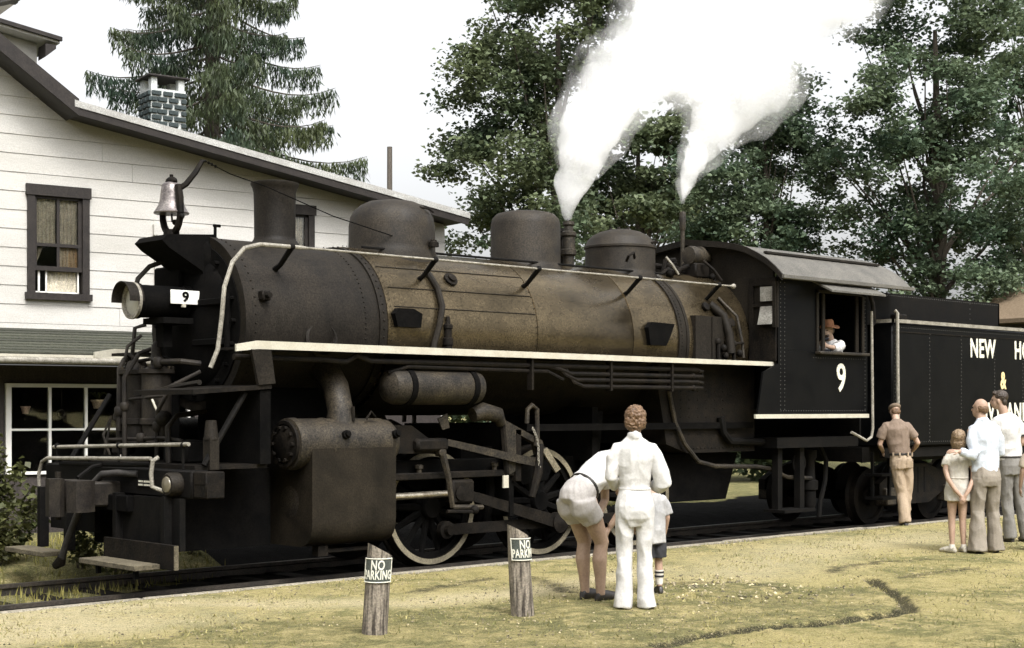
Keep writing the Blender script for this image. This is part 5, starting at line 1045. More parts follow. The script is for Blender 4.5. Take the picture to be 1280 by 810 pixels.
def steam_mat(name, hi, lo, z0, z1, col, wisp):
    m = bpy.data.materials.new(name); m.use_nodes = True; n = m.node_tree.nodes; l = m.node_tree.links
    n.remove(n['Principled BSDF']); v = n.new('ShaderNodeVolumeScatter'); v.inputs['Color'].default_value = (*col, 1); v.inputs['Anisotropy'].default_value = 0.0
    tc = n.new('ShaderNodeTexCoord'); sp = n.new('ShaderNodeSeparateXYZ'); l.new(tc.outputs['Object'], sp.inputs[0])
    r = n.new('ShaderNodeMapRange'); l.new(sp.outputs['Z'], r.inputs[0])
    for i, z in enumerate((z0, z1, hi, lo)): r.inputs[i+1].default_value = z
    t = n.new('ShaderNodeTexNoise'); t.inputs['Scale'].default_value = 1.6; t.inputs['Detail'].default_value = 4; t.inputs['Roughness'].default_value = .6; l.new(tc.outputs['Object'], t.inputs[0])
    q = n.new('ShaderNodeMapRange'); q.inputs[1].default_value = .36; q.inputs[2].default_value = .6; q.inputs[3].default_value = wisp; q.inputs[4].default_value = 1.35; l.new(t.outputs[0], q.inputs[0])
    k = n.new('ShaderNodeMath'); k.operation = 'MULTIPLY'; l.new(r.outputs[0], k.inputs[0]); l.new(q.outputs[0], k.inputs[1]); l.new(k.outputs[0], v.inputs['Density'])
    l.new(v.outputs[0], n['Material Output'].inputs['Volume']); return m
def vn(me):
    n_ = len(me.vertices); a = np.empty(n_*3, np.float32); b = np.empty(n_*3, np.float32)
    me.vertices.foreach_get('co', a); me.vertices.foreach_get('normal', b); return a.reshape(-1, 3), b.reshape(-1, 3)
def cloud(name, spheres, voxel, amp, freq, m, kind='stuff'):
    ico = bmesh.new(); bmesh.ops.create_icosphere(ico, subdivisions=2, radius=1)
    bv = np.array([v.co[:] for v in ico.verts]); bf = np.array([[v.index for v in f.verts] for f in ico.faces]); ico.free()
    S = np.array(spheres); V = (bv[None]*S[:, None, 3:4]+S[:, None, :3]).reshape(-1, 3); F = (bf[None]+np.arange(len(S))[:, None, None]*len(bv)).reshape(-1, 3)
    me = np_mesh(name, V, F); o = bpy.data.objects.new(name, me); COL.objects.link(o)
    r = o.modifiers.new('r', 'REMESH'); r.mode = 'VOXEL'; r.voxel_size = voxel
    s = o.modifiers.new('s', 'SMOOTH'); s.factor = .5; s.iterations = 3
    me2 = baked(o); bpy.data.objects.remove(o)
    me2.name = name
    CO, NO = vn(me2)
    for i in range(len(CO)):
        c = Vector(CO[i]); k = noise.noise(c*freq)*.6+noise.noise(c*freq*2.3)*.45+noise.noise(c*freq*5.5)*.35
        sc_ = min(1, max(.12, (c.z-4.6)/2.0)); CO[i] += NO[i]*(k*amp*sc_)
    me2.vertices.foreach_set('co', CO.ravel()); me2.update()
    me2.materials.clear(); me2.materials.append(m); o = bpy.data.objects.new(name, me2); COL.objects.link(o)
    tag(o, kind=kind); return o
STEAM += [(2.92, .77, 4.17, .08), (2.95, .80, 4.30, .12), (3.0, .84, 4.45, .16), (3.02, .88, 4.62, .2), (5.2, .8, 4.47, .035), (5.2, .8, 4.54, .045), (5.21, .81, 4.62, .06), (5.22, .82, 4.72, .085), (5.24, .84, 4.84, .11)]
cloud('steam_cloud', STEAM, .06, .22, 1.7, steam_mat('white_steam', 6.5, 1.5, 4.5, 6.0, (.995, .995, .995), .45))
cloud('steam_haze', [(a, b, c, r_*1.18+.12*min(1, max(0, (c-4.6)/1.2))) for a, b, c, r_ in STEAM if c > 4.7], .09, .30, 1.5, steam_mat('thin_steam', 1.0, .32, 4.6, 6.2, (.995, .995, .995), .0))

# ------------------------------------------------------------------ people (local frame: x to the right, y where they face, z up)
def remesh(mb, name, m, parent, voxel=.011, sm=6, fold=0.0, freq=9.0, zmin=None, stretch=(1, 1, .6), extra=None):
    me = mb.mesh(name+'_src', smooth=False); o = bpy.data.objects.new(name, me); COL.objects.link(o)
    r = o.modifiers.new('r', 'REMESH'); r.mode = 'VOXEL'; r.voxel_size = voxel; r.use_smooth_shade = True
    if sm: s = o.modifiers.new('s', 'SMOOTH'); s.factor = .5; s.iterations = sm+2
    me2 = baked(o); bpy.data.objects.remove(o); bpy.data.meshes.remove(me)
    if fold:
        CO, NO = vn(me2)
        for i in range(len(CO)):
            c = Vector(CO[i]); q = Vector((c.x*stretch[0], c.y*stretch[1], c.z*stretch[2]))*freq
            q2 = q+Vector((noise.noise(q*.5), noise.noise(q*.5+Vector((9, 0, 0))), 0))*1.2
            k = 1-abs(noise.noise(q2))*2.6; CO[i] += NO[i]*(fold*(k*.6+noise.noise(q*2.1)*.5))
        me2.vertices.foreach_set('co', CO.ravel()); me2.update()
    if zmin is not None:
        for v in me2.vertices:
            if v.co.z < zmin: v.co.z = zmin
    if extra is not None:      # small pieces joined into the same body mesh without remeshing (fingers)
        em = extra.mesh('x'); bm = bmesh.new(); bm.from_mesh(me2); bm.from_mesh(em); bm.to_mesh(me2); bm.free(); bpy.data.meshes.remove(em)
    me2.polygons.foreach_set('use_smooth', [True]*len(me2.polygons)); me2.materials.clear(); me2.materials.append(m); me2.name = name
    return link(name, me2, None, parent)
def hand(mb, ex, wrist, direc, palm, s=1.0, curl=.5, thumb=1):
    """palm block goes into the body mesh, five fingers into ex; palm = direction the palm faces"""
    w_ = Vector(wrist); d = Vector(direc).normalized(); p_ = Vector(palm); p_ = (p_-d*p_.dot(d)).normalized(); sd_ = d.cross(p_)
    mb.tube([w_-d*.02*s, w_+d*.03*s, w_+d*.085*s], [.026*s, .036*s, .040*s], 10, rd=[.019*s, .015*s, .013*s], side=sd_)
    for i, (off, ln) in enumerate(((-.03, .066), (-.010, .078), (.011, .073), (.03, .056))):
        b = w_+d*.082*s+sd_*off*s; a1 = curl*.6; a2 = curl*1.5
        k1 = b+(d*math.cos(a1)+p_*math.sin(a1))*ln*.5*s; k2 = k1+(d*math.cos(a2)+p_*math.sin(a2))*ln*.5*s
        ex.tube([b-d*.01*s, k1, k2], [.0088*s, .008*s, .006*s], 6)
    b = w_+d*.03*s+sd_*thumb*.030*s; k1 = b+(d*.75+sd_*thumb*.6+p_*.25).normalized()*.034*s; k2 = k1+(d*.95+p_*.4).normalized()*.03*s
    ex.tube([b, k1, k2], [.0115*s, .010*s, .007*s], 6)
def head(mb, c, yaw=0.0, pitch=0.0, s=1.0):
    """skull, jaw, nose, ears, joined to the neck by the remesh; returns a frame"""
    M = Matrix.Translation(Vector(c)) @ Matrix.Rotation(yaw, 4, 'Z') @ Matrix.Rotation(pitch, 4, 'X')
    def P(x, y, z): return M @ Vector((x*s, y*s, z*s))
    t = MB(); t.ball((0, -.012, .025), (.074, .092, .088), 20, 14); t.ball((0, .028, -.035), (.058, .062, .075), 16, 12); t.ball((0, .062, -.082), (.026, .024, .02), 10, 8)
    t.tube([(0, .085, .015), (0, .105, -.018), (0, .112, -.028), (0, .09, -.036)], [.007, .012, .014, .010], 8)
    t.ball((0, .088, -.058), (.024, .012, .009), 10, 6); t.ball((0, .078, .022), (.05, .018, .012), 12, 6)
    for q in (-1, 1): t.ball((q*.078, -.008, -.012), (.010, .020, .032), 10, 8)
    mb.add([M @ (Vector(v)*s) for v in t.v], t.f); return P, M
def eyes(P, s, parent):
    e = MB()
    for q in (-1, 1): e.ball(P(q*.03, .079, .004), .0095*s, 8, 6)
    e.build('eyes', M_eye, parent)
M_eye = mat('dark_eyes', (.02, .015, .012), rough=.2)
def hair(P, s, name, m, parent, bits, amp=.01, freq=30):
    """bits: ellipsoids (x,y,z,rx,ry,rz) in head units"""
    mb = MB()
    for (x_, y_, z_, a, b, c) in bits:
        t = MB(); t.ball((0, 0, 0), (a, b, c), 20, 14); mb.add([P(v[0]+x_, v[1]+y_, v[2]+z_) for v in t.v], t.f)
    return remesh(mb, name, m, parent, .006, 1, amp, freq, stretch=(1, 1, 1))
def shoe(mb, ankle, fwd, L_=.27, w=.047, h=.055):
    a = Vector((ankle[0], ankle[1], 0)); f = Vector((fwd[0], fwd[1], 0)).normalized(); s_ = Vector((f.y, -f.x, 0))
    pts = [a-f*.07+Vector((0, 0, .045)), a-f*.055+Vector((0, 0, .04)), a+f*.02+Vector((0, 0, .042)), a+f*(L_*.42)+Vector((0, 0, .034)), a+f*(L_*.62)+Vector((0, 0, .026)), a+f*(L_*.74)+Vector((0, 0, .022))]
    mb.tube(pts, [w*.6, w*.8, w*.85, w, w*.9, w*.45], 12, rd=[h*.8, h, h*.95, h*.72, h*.55, h*.35], side=s_)
def loft(mb, rings, n=18, side=(1, 0, 0)):
    mb.tube([r_[0] for r_ in rings], [r_[1] for r_ in rings], n, rd=[r_[2] for r_ in rings], side=side)
def V3(a): return Vector(a)
def limb(mb, a, b, c, r): # three joints, four radii (start, before joint, after joint, end)
    a, b, c = V3(a), V3(b), V3(c)
    mb.tube([a, a.lerp(b, .45), b, b.lerp(c, .35), c], [r[0], r[1], r[2], r[3], r[4]], 12)
CAMR = R(-43.397)
M_hairbrown = mat('brown_hair', (.10, .055, .028), (.17, .10, .052), 30, .55, bump=.5, bscale=60)
M_hairdark = mat('dark_hair', (.03, .02, .014), (.05, .034, .022), 30, .5, bump=.5, bscale=60)
M_hairgrey = mat('grey_hair', (.24, .21, .19), (.36, .33, .3), 30, .6, bump=.4, bscale=60)
M_hairlight = mat('light_brown_hair', (.16, .105, .06), (.24, .17, .1), 25, .5, bump=.5, bscale=50)
M_hairblond = mat('blond_hair', (.5, .42, .28), (.6, .52, .38), 25, .5, bump=.4, bscale=50)
M_shoeblk = mat('dark_leather', (.018, .015, .014), (.03, .026, .022), 8, .4)
M_sneaker = mat('canvas_shoe', (.5, .46, .38), (.36, .33, .27), 14, .8)
C_white = cloth('white_cotton', (.60, .585, .565), (.53, .52, .50)); C_bluewhite = cloth('bluish_white_shirt', (.56, .60, .66), (.49, .53, .585))
C_cream = cloth('cream_shirt', (.60, .57, .50)); C_shorts = cloth('grey_shorts', (.40, .375, .355)); C_khaki = cloth('khaki_trousers', (.40, .31, .22), (.31, .235, .165))
C_tan = cloth('tan_knit_shirt', (.21, .155, .115), (.165, .12, .09)); C_grey = cloth('grey_flared_trousers', (.27, .235, .19), (.20, .175, .14)); C_greyb = cloth('blue_grey_trousers', (.22, .21, .19), (.165, .155, .14))
C_navy = cloth('dark_shorts', (.03, .03, .035)); C_plaid = cloth('pale_plaid_shirt', (.48, .465, .445), (.26, .265, .28)); C_girl = cloth('pale_play_suit', (.50, .47, .41)); C_denim = cloth('dark_overall', (.05, .055, .07))
C_belt = mat('dark_belt', (.02, .017, .014), rough=.5); C_sock = mat('white_sock', (.66, .62, .56), rough=.9); C_stripe = mat('black_stripe', (.02, .02, .022), rough=.9)
C_cap = cloth('brown_cap', (.17, .125, .085)); C_hat = cloth('rust_felt_hat', (.30, .14, .07), (.22, .10, .05)); C_boytan = cloth('tan_boy_shirt', (.40, .34, .26))

# 1 woman in white, seen from behind
W_ = empty('person', (-1.55, -4.38, .075), CAMR, label='person with curly brown hair in an all-white shirt and flared trousers, back turned', cat='person')
b = MB(); ex = MB(); P, M_ = head(b, (.01, .03, 1.545), R(-8), R(-6)); b.tube([(0, 0, 1.36), (.005, .012, 1.45), (.01, .02, 1.50)], [.058, .05, .05], 12)
loft(b, [((0, 0, .95), .14, .10), ((0, 0, 1.1), .12, .085), ((0, -.01, 1.25), .15, .10), ((0, -.01, 1.36), .13, .075), ((0, 0, 1.39), .06, .05)])
for q in (-1, 1):
    limb(b, (q*.085, 0, .9), (q*.09, .01, .48), (q*.10, -.02, .09), (.08, .08, .05, .05, .036))
limb(b, (-.165, -.01, 1.33), (-.205, -.03, 1.09), (-.16, .17, .99), (.045, .04, .036, .034, .026)); limb(b, (.165, -.01, 1.33), (.245, -.04, 1.08), (.17, .17, 1.02), (.045, .04, .036, .034, .026))
hand(b, ex, (-.16, .17, .99), (.3, .9, -.1), (1, -.2, 0), .92); hand(b, ex, (.17, .17, 1.02), (-.4, .9, -.1), (-1, -.2, 0), .92, thumb=-1)
remesh(b, 'body', M_skin, W_, .010, 5, extra=ex); eyes(P, 1, W_)
s = MB(); loft(s, [((0, 0, .985), .144, .106), ((0, 0, 1.03), .136, .10), ((0, -.005, 1.12), .146, .104), ((0, -.012, 1.24), .170, .115), ((0, -.012, 1.33), .166, .102), ((0, -.008, 1.385), .12, .075), ((0, .003, 1.425), .062, .056)], 24)
s.tube([(-.10, -.01, 1.345), (-.15, -.01, 1.325), (-.195, -.02, 1.25), (-.215, -.03, 1.09), (-.19, .06, 1.05), (-.17, .11, 1.02)], [.04, .058, .060, .056, .054, .044], 14)
s.tube([(.10, -.01, 1.345), (.15, -.01, 1.325), (.195, -.015, 1.25), (.235, -.035, 1.13), (.25, -.04, 1.05), (.235, .05, 1.02), (.19, .12, 1.02)], [.04, .058, .064, .072, .076, .064, .046], 14)
s.tube([(0, -.03, 1.40), (0, -.035, 1.43), (0, -.03, 1.455)], [.066, .066, .058], 14, rd=[.055, .058, .052], side=(1, 0, 0))
remesh(s, 'shirt', C_white, W_, .008, 4, 0.0121, 8)
t = MB(); loft(t, [((0, 0, 1.0), .138, .102), ((0, -.005, .95), .150, .115), ((0, -.02, .86), .172, .136), ((0, -.015, .78), .174, .135), ((0, 0, .72), .15, .11)], 24)
for q in (-1, 1): t.tube([(q*.086, -.012, .80), (q*.092, -.005, .62), (q*.093, .0, .45), (q*.098, -.015, .25), (q*.104, -.02, .10), (q*.107, -.02, .035)], [.088, .074, .066, .069, .080, .086], 18, rd=[.108, .09, .078, .082, .094, .10], side=(1, 0, 0))
remesh(t, 'trousers', C_white, W_, .008, 4, 0.0135, 7)
MB().tube([(.136*math.cos(a), .101*math.sin(a), 1.0) for a in np.linspace(0, 2*PI, 25)], .014, 6, caps=False).build('waistband', C_white, W_)
MB().tube([(.262, -.03, 1.19), (.272, -.065, 1.175), (.255, -.09, 1.165)], [.004, .008, .004], 6, rd=[.016]*3, side=(0, 0, 1)).build('arm_band', C_stripe, W_)
sh = MB()
for q in (-1, 1): shoe(sh, (q*.107, -.01), (q*.1, 1), .25, .044)
remesh(sh, 'shoes', M_shoeblk, W_, .010, 3, zmin=.002)
hair(P, 1, 'hair', M_hairbrown, W_, [(0, -.03, .045, .096, .10, .09), (-.03, -.07, -.005, .06, .05, .07), (.03, -.07, -.005, .06, .05, .07), (0, -.06, -.045, .062, .045, .045), (-.062, -.02, .0, .032, .06, .06), (.062, -.02, .0, .032, .06, .06), (0, .05, .085, .07, .04, .035)], .012, 30)

# 2 man bending forward, hand on knee
A_ = empty('person', (-1.21, -3.66, .075), CAMR+R(-50), label='person in white shirt and grey shorts bending forward with a hand on the knee', cat='person')
hip = V3((0, -.26, .90)); shd = V3((0, .25, 1.19)); b = MB(); ex = MB()
P, M_ = head(b, (-.02, .43, 1.25), R(12), R(-38)); b.tube([(0, .25, 1.19), (-.005, .33, 1.22), (-.01, .39, 1.235)], [.066, .06, .056], 12)
def sp(t, up=0): return hip.lerp(shd, t)+Vector((0, -.35*up, .9*up))
loft(b, [(sp(0), .15, .11), (sp(.35, .02), .14, .10), (sp(.75, .03), .165, .10), (sp(1.0), .13, .07)])
KR, KL = V3((.105, -.06, .50)), V3((-.105, -.09, .50)); AR, AL = V3((.10, -.07, .09)), V3((-.11, -.08, .09))
for kn, an, q in ((KR, AR, 1), (KL, AL, -1)):
    h0 = V3((q*.095, -.24, .86)); b.tube([h0, h0.lerp(kn, .4), h0.lerp(kn, .8), kn, kn.lerp(an, .12)+Vector((0, -.012, 0)), kn.lerp(an, .35)+Vector((0, -.025, 0)), kn.lerp(an, .7)+Vector((0, -.008, 0)), an, an+Vector((0, .0, -.04))], [.098, .093, .078, .070, .064, .072, .055, .045, .046], 14)
limb(b, (.19, .22, 1.16), (.27, .14, .88), (.165, -.01, .64), (.05, .046, .042, .042, .029)); limb(b, (-.19, .24, 1.14), (-.22, .28, .84), (-.13, .02, .60), (.05, .046, .042, .042, .029))
hand(b, ex, (.165, -.01, .64), (-.35, -.25, -.8), (-.2, -.85, .3), 1.02, .7); hand(b, ex, (-.13, .02, .60), (.15, -.45, -.8), (.1, -.85, .3), 1.02, .7, -1)
remesh(b, 'body', M_skin2, A_, .010, 5, extra=ex); eyes(P, 1, A_)
s = MB(); loft(s, [(sp(.10, .03), .160, .118), (sp(.22, .045), .168, .125), (sp(.5, .055), .178, .128), (sp(.8, .045), .192, .12), (sp(.98, .02), .165, .095), (sp(1.12, .01), .08, .07)], 24)
s.tube([(.15, .22, 1.18), (.205, .21, 1.12), (.24, .18, 1.0), (.262, .155, .93)], [.075, .075, .072, .066], 14); s.tube([(-.15, .24, 1.17), (-.20, .25, 1.1), (-.215, .27, .95)], [.075, .072, .066], 14)
remesh(s, 'shirt', C_white, A_, .008, 4, 0.0135, 8)
MB().tube([(.255+.058*math.cos(a), .162+.05*math.sin(a), .955+.02*math.cos(a)) for a in np.linspace(0, 2*PI, 17)], .018, 6, caps=False).build('rolled_cuff', C_white, A_)
t = MB(); loft(t, [(sp(.18, .035), .166, .124), (sp(.05, .03), .175, .138), (sp(-.10, .01), .172, .138), (sp(-.2, -.02), .14, .11)], 22)
for kn, q in ((KR, 1), (KL, -1)):
    h0 = V3((q*.095, -.26, .86)); t.tube([h0+Vector((0, -.03, .02)), h0+Vector((0, -.02, -.05)), h0.lerp(kn, .30), h0.lerp(kn, .46)], [.125, .128, .116, .110], 16)
remesh(t, 'shorts', C_shorts, A_, .010, 16, 0.0095, 9)
MB().tube([tuple(sp(.17, .035)+Vector((.172*math.cos(a), -.49*.128*math.sin(a), .87*.128*math.sin(a)))) for a in np.linspace(0, 2*PI, 25)], .014, 6, rd=None, caps=False).build('belt', C_belt, A_)
sh = MB(); shoe(sh, (.10, -.05), (.15, 1), .30, .05, .06); shoe(sh, (-.11, -.06), (-.1, 1), .30, .05, .06); remesh(sh, 'shoes', M_shoeblk, A_, .010, 3, zmin=.002)
hair(P, 1, 'hair', M_hairgrey, A_, [(0, -.03, .045, .082, .088, .075), (0, -.07, -.01, .068, .035, .06)], .006, 40)

# 3 child half hidden by the woman
K_ = empty('person', (-.63, -3.77, .075), CAMR+R(22), label='person, a small child in plaid shirt, dark shorts and striped socks', cat='person')
b = MB(); ex = MB(); P, M_ = head(b, (-.05, .16, .96), R(20), R(-40), .93); b.tube([(0, 0, .88), (-.02, .06, .92), (-.04, .11, .94)], [.042, .04, .04], 10)
loft(b, [((0, 0, .56), .10, .075), ((0, 0, .7), .095, .07), ((0, 0, .85), .11, .07), ((0, 0, .9), .06, .05)])
for q in (-1, 1): limb(b, (q*.06, 0, .55), (q*.068, .01, .31), (q*.07, -.01, .07), (.06, .055, .04, .04, .028))
limb(b, (-.115, 0, .85), (-.15, .03, .68), (-.12, .15, .58), (.036, .032, .028, .026, .02)); limb(b, (.115, 0, .85), (.155, -.01, .68), (.16, .06, .52), (.036, .032, .028, .026, .02))
hand(b, ex, (.16, .06, .52), (.05, .25, -.95), (-1, .1, 0), .7, .6, -1); hand(b, ex, (-.12, .15, .58), (.2, .9, -.3), (1, 0, 0), .7)
remesh(b, 'body', M_skin, K_, .009, 4, extra=ex); eyes(P, .93, K_)
s = MB(); loft(s, [((0, 0, .46), .135, .105), ((0, 0, .56), .128, .10), ((0, 0, .72), .125, .095), ((0, 0, .84), .128, .085), ((0, 0, .90), .07, .06)], 20)
for q in (-1, 1): s.tube([(q*.05, 0, .865), (q*.10, 0, .845), (q*.145, 0, .775), (q*.165, 0, .71)], [.03, .045, .052, .054], 12)
remesh(s, 'shirt', C_plaid, K_, .008, 4, 0.0095, 10)
t = MB(); loft(t, [((0, 0, .54), .118, .09), ((0, 0, .45), .128, .10)], 18)
for q in (-1, 1): t.tube([(q*.064, 0, .5), (q*.07, .005, .33)], [.075, .078], 14)
remesh(t, 'shorts', C_navy, K_, .008, 3, 0.0068, 10)
for q in (-1, 1):
    MB().tube([(q*.07, -.005, .09), (q*.07, -.0, .16), (q*.069, -.002, .22)], [.033, .042, .044], 12).build('sock', C_sock, K_)
    for z in (.165, .20): MB().tube([(q*.07, -.001, z-.008), (q*.07, -.001, z+.008)], [.046, .046], 12).build('sock_stripe', C_stripe, K_)
sh = MB(); shoe(sh, (.07, 0), (.2, 1), .19, .036, .042); shoe(sh, (-.07, 0), (-.2, 1), .19, .036, .042); remesh(sh, 'shoes', M_shoeblk, K_, .009, 3, zmin=.002)
hair(P, .93, 'hair', M_hairlight, K_, [(0, -.025, .045, .084, .094, .08), (0, -.07, -.02, .07, .035, .06)], .006, 40)

# 4 man in a flat cap by the tender step
F_ = empty('person', (7.86, -.99, .07), CAMR+R(6), label='person in flat cap, tan shirt and khaki trousers, standing close by the tender', cat='person')
b = MB(); ex = MB(); P, M_ = head(b, (-.09, .09, 1.615), R(0), R(-22)); b.tube([(-.10, -.01, 1.45), (-.10, .03, 1.53), (-.095, .06, 1.58)], [.066, .06, .056], 12)
loft(b, [((-.03, 0, .95), .14, .10), ((-.06, 0, 1.15), .14, .1), ((-.09, -.01, 1.35), .165, .105), ((-.10, -.01, 1.47), .1, .07)])
limb(b, (-.10, 0, .92), (-.02, .0, .5), (.03, -.05, .09), (.085, .08, .055, .055, .04)); limb(b, (.06, 0, .92), (.10, .05, .5), (.06, .10, .12), (.085, .08, .055, .055, .04))
limb(b, (.085, -.01, 1.42), (.24, -.03, 1.17), (.24, .19, 1.06), (.052, .047, .042, .04, .03)); limb(b, (-.28, -.01, 1.42), (-.36, .02, 1.15), (-.24, .2, 1.05), (.052, .047, .042, .04, .03))
hand(b, ex, (.24, .19, 1.06), (-.2, .9, -.3), (-1, 0, 0), 1, .6, -1); hand(b, ex, (-.24, .2, 1.05), (.2, .9, -.3), (1, 0, 0), 1, .6)
remesh(b, 'body', M_skin, F_, .012, 5, extra=ex); eyes(P, 1, F_)
s = MB(); loft(s, [((-.03, 0, 1.0), .165, .12), ((-.05, 0, 1.1), .162, .118), ((-.075, -.005, 1.25), .182, .122), ((-.095, -.01, 1.38), .20, .12), ((-.10, -.01, 1.455), .14, .085), ((-.10, 0, 1.50), .075, .066)], 22)
s.tube([(.0, -.01, 1.44), (.06, -.01, 1.415), (.13, -.02, 1.33), (.19, -.03, 1.25)], [.04, .066, .072, .07], 14); s.tube([(-.20, -.01, 1.44), (-.26, -.01, 1.415), (-.32, 0, 1.33), (-.35, .02, 1.24)], [.04, .066, .072, .07], 14)
remesh(s, 'shirt', C_tan, F_, .008, 4, 0.0121, 8)
t = MB(); loft(t, [((-.03, 0, 1.02), .16, .115), ((-.025, -.02, .92), .175, .135), ((-.015, -.015, .82), .17, .13)], 20)
t.tube([(-.10, -.01, .88), (-.055, 0, .65), (-.015, .0, .48), (.01, -.03, .25), (.03, -.05, .06)], [.1, .088, .078, .084, .095], 14); t.tube([(.065, 0, .88), (.095, .03, .65), (.10, .05, .5), (.085, .08, .28), (.07, .1, .08)], [.098, .085, .075, .078, .085], 14)
remesh(t, 'trousers', C_khaki, F_, .008, 4, 0.0121, 8)
MB().tube([(-.03+.168*math.cos(a), .122*math.sin(a), 1.015) for a in np.linspace(0, 2*PI, 25)], .02, 6, caps=False).build('belt', C_belt, F_)
for a in (-1.2, -1.9, -.6, -2.5): MB().box(-.012, .012, -.008, .008, -.03, .03).build('belt_loop', C_khaki, F_, (-.03+.19*math.cos(a), .143*math.sin(a), 1.015), (0, 0, a+PI/2))
sh = MB(); shoe(sh, (.03, -.04), (.1, 1), .28, .05, .058); shoe(sh, (.06, .10), (.3, 1), .28, .05, .058); remesh(sh, 'shoes', M_shoeblk, F_, .011, 3, zmin=.002)
hair(P, 1, 'hair', M_hairbrown, F_, [(0, -.055, -.01, .072, .048, .06)], .005, 40)
c = MB(); t_ = MB(); t_.ball((0, -.012, .062), (.096, .115, .050), 20, 10); t_.ball((0, .085, .035), (.07, .05, .012), 14, 6); t_.lathe((0, -.012, .032), (0, 0, 1), [(0, .088), (.025, .092)], 20); c.add([P(*v) for v in t_.v], t_.f)
remesh(c, 'cap', C_cap, F_, .010, 2)

for q in (-1, 1): MB().tube([(-.022+q*.085+a*.048, -.158+.012*abs(q*.085+a*.04)*5-b*.0, .90+c) for a, b, c in ((-1, 0, .05), (1, 0, .05), (1, 0, -.05), (0, 0, -.075), (-1, 0, -.05), (-1, 0, .05))], .004, 5).build('back_pocket', C_khaki, F_)
# 5 girl with hands clasped behind her back
Gx = empty('person', (4.84, -3.60, .075), CAMR+R(4), label='person, a young girl in a pale play suit, hands clasped behind her back', cat='person')
b = MB(); ex = MB(); P, M_ = head(b, (.02, .02, 1.295), R(-14), R(4), .95); b.tube([(0, 0, 1.13), (.01, .01, 1.22)], [.046, .043], 10)
loft(b, [((0, 0, .72), .12, .09), ((0, 0, .88), .105, .08), ((0, -.005, 1.05), .13, .08), ((0, 0, 1.15), .08, .05)])
for q in (-1, 1): limb(b, (q*.065, 0, .7), (q*.07, .01, .38), (q*.075, -.015, .08), (.068, .062, .045, .044, .03))
b.tube([(-.145, 0, 1.10), (-.175, -.05, .95), (-.16, -.10, .85), (-.08, -.15, .72), (-.02, -.155, .66)], [.038, .034, .032, .028, .023], 10); b.tube([(.145, 0, 1.10), (.185, -.05, .95), (.165, -.10, .85), (.08, -.16, .72), (.035, -.165, .66)], [.038, .034, .032, .028, .023], 10)
hand(b, ex, (-.02, -.155, .66), (.55, -.1, -.7), (.2, .9, .2), .82, .9); hand(b, ex, (.035, -.165, .66), (-.45, -.1, -.8), (.2, .9, .2), .82, .9, -1)
remesh(b, 'body', M_skin, Gx, .009, 5, extra=ex); eyes(P, .95, Gx)
s = MB(); loft(s, [((0, 0, .60), .170, .125), ((0, 0, .72), .160, .12), ((0, 0, .84), .135, .10), ((0, 0, .95), .135, .10), ((0, -.005, 1.06), .15, .098), ((0, 0, 1.13), .12, .075), ((0, 0, 1.175), .055, .05)], 22)
for q in (-1, 1): s.tube([(q*.06, 0, 1.12), (q*.11, 0, 1.105), (q*.155, -.015, 1.05), (q*.17, -.03, 1.0)], [.03, .046, .05, .05], 12)
remesh(s, 'play_suit', C_girl, Gx, .008, 4, 0.0108, 10)
MB().tube([(.140*math.cos(a), .106*math.sin(a), .86) for a in np.linspace(0, 2*PI, 25)], .007, 6, caps=False).build('waist_seam', C_girl, Gx)
sh = MB(); shoe(sh, (.085, 0), (.1, 1), .22, .042, .045); shoe(sh, (-.085, 0), (-.75, 1), .22, .042, .045); remesh(sh, 'shoes', M_sneaker, Gx, .009, 3, zmin=.002)
for q in (-1, 1): MB().tube([(q*.078, -.012, .05), (q*.077, -.012, .10)], [.037, .036], 12).build('sock', C_sock, Gx)
hair(P, .95, 'hair', M_hairlight, Gx, [(0, -.025, .045, .092, .102, .085), (0, -.065, -.03, .085, .05, .075), (-.062, -.01, -.025, .036, .06, .08), (.062, -.01, -.025, .036, .06, .08)], .009, 34)

# 6 balding man with his arm round the girl
Bx = empty('person', (5.02, -3.85, .075), CAMR+R(8), label='person with balding head, pale blue shirt, arm round the girl beside him', cat='person')
b = MB(); ex = MB(); P, M_ = head(b, (-.06, .03, 1.655), R(38), R(4)); b.tube([(-.05, 0, 1.48), (-.055, .01, 1.56), (-.06, .02, 1.61)], [.066, .06, .056], 12)
loft(b, [((0, 0, .97), .15, .105), ((-.01, 0, 1.15), .145, .1), ((-.03, -.01, 1.36), .165, .105), ((-.04, -.01, 1.48), .1, .07)])
limb(b, (-.085, 0, .93), (-.10, .01, .5), (-.11, -.03, .09), (.085, .08, .055, .055, .04)); limb(b, (.085, 0, .93), (.12, .05, .5), (.14, .02, .09), (.085, .08, .055, .055, .04))
b.tube([(-.20, -.01, 1.42), (-.20, -.06, 1.25), (-.175, -.09, 1.13), (-.30, -.10, 1.14), (-.40, -.09, 1.17)], [.05, .045, .043, .036, .03], 12); limb(b, (.145, 0, 1.42), (.22, .06, 1.15), (.12, .26, 1.08), (.05, .045, .042, .038, .03))
hand(b, ex, (-.395, -.09, 1.17), (-1, .12, .06), (0, .5, -1), 1.0, .5); hand(b, ex, (.12, .26, 1.08), (-.5, .8, 0), (0, -.3, 1), 1.0, .6)
remesh(b, 'body', M_skin, Bx, .011, 5, extra=ex); eyes(P, 1, Bx)
s = MB(); loft(s, [((0, 0, .93), .178, .128), ((0, 0, 1.02), .172, .125), ((-.01, 0, 1.15), .172, .12), ((-.025, -.01, 1.3), .19, .122), ((-.035, -.012, 1.42), .19, .108), ((-.045, -.01, 1.49), .12, .08), ((-.05, 0, 1.535), .07, .063)], 24)
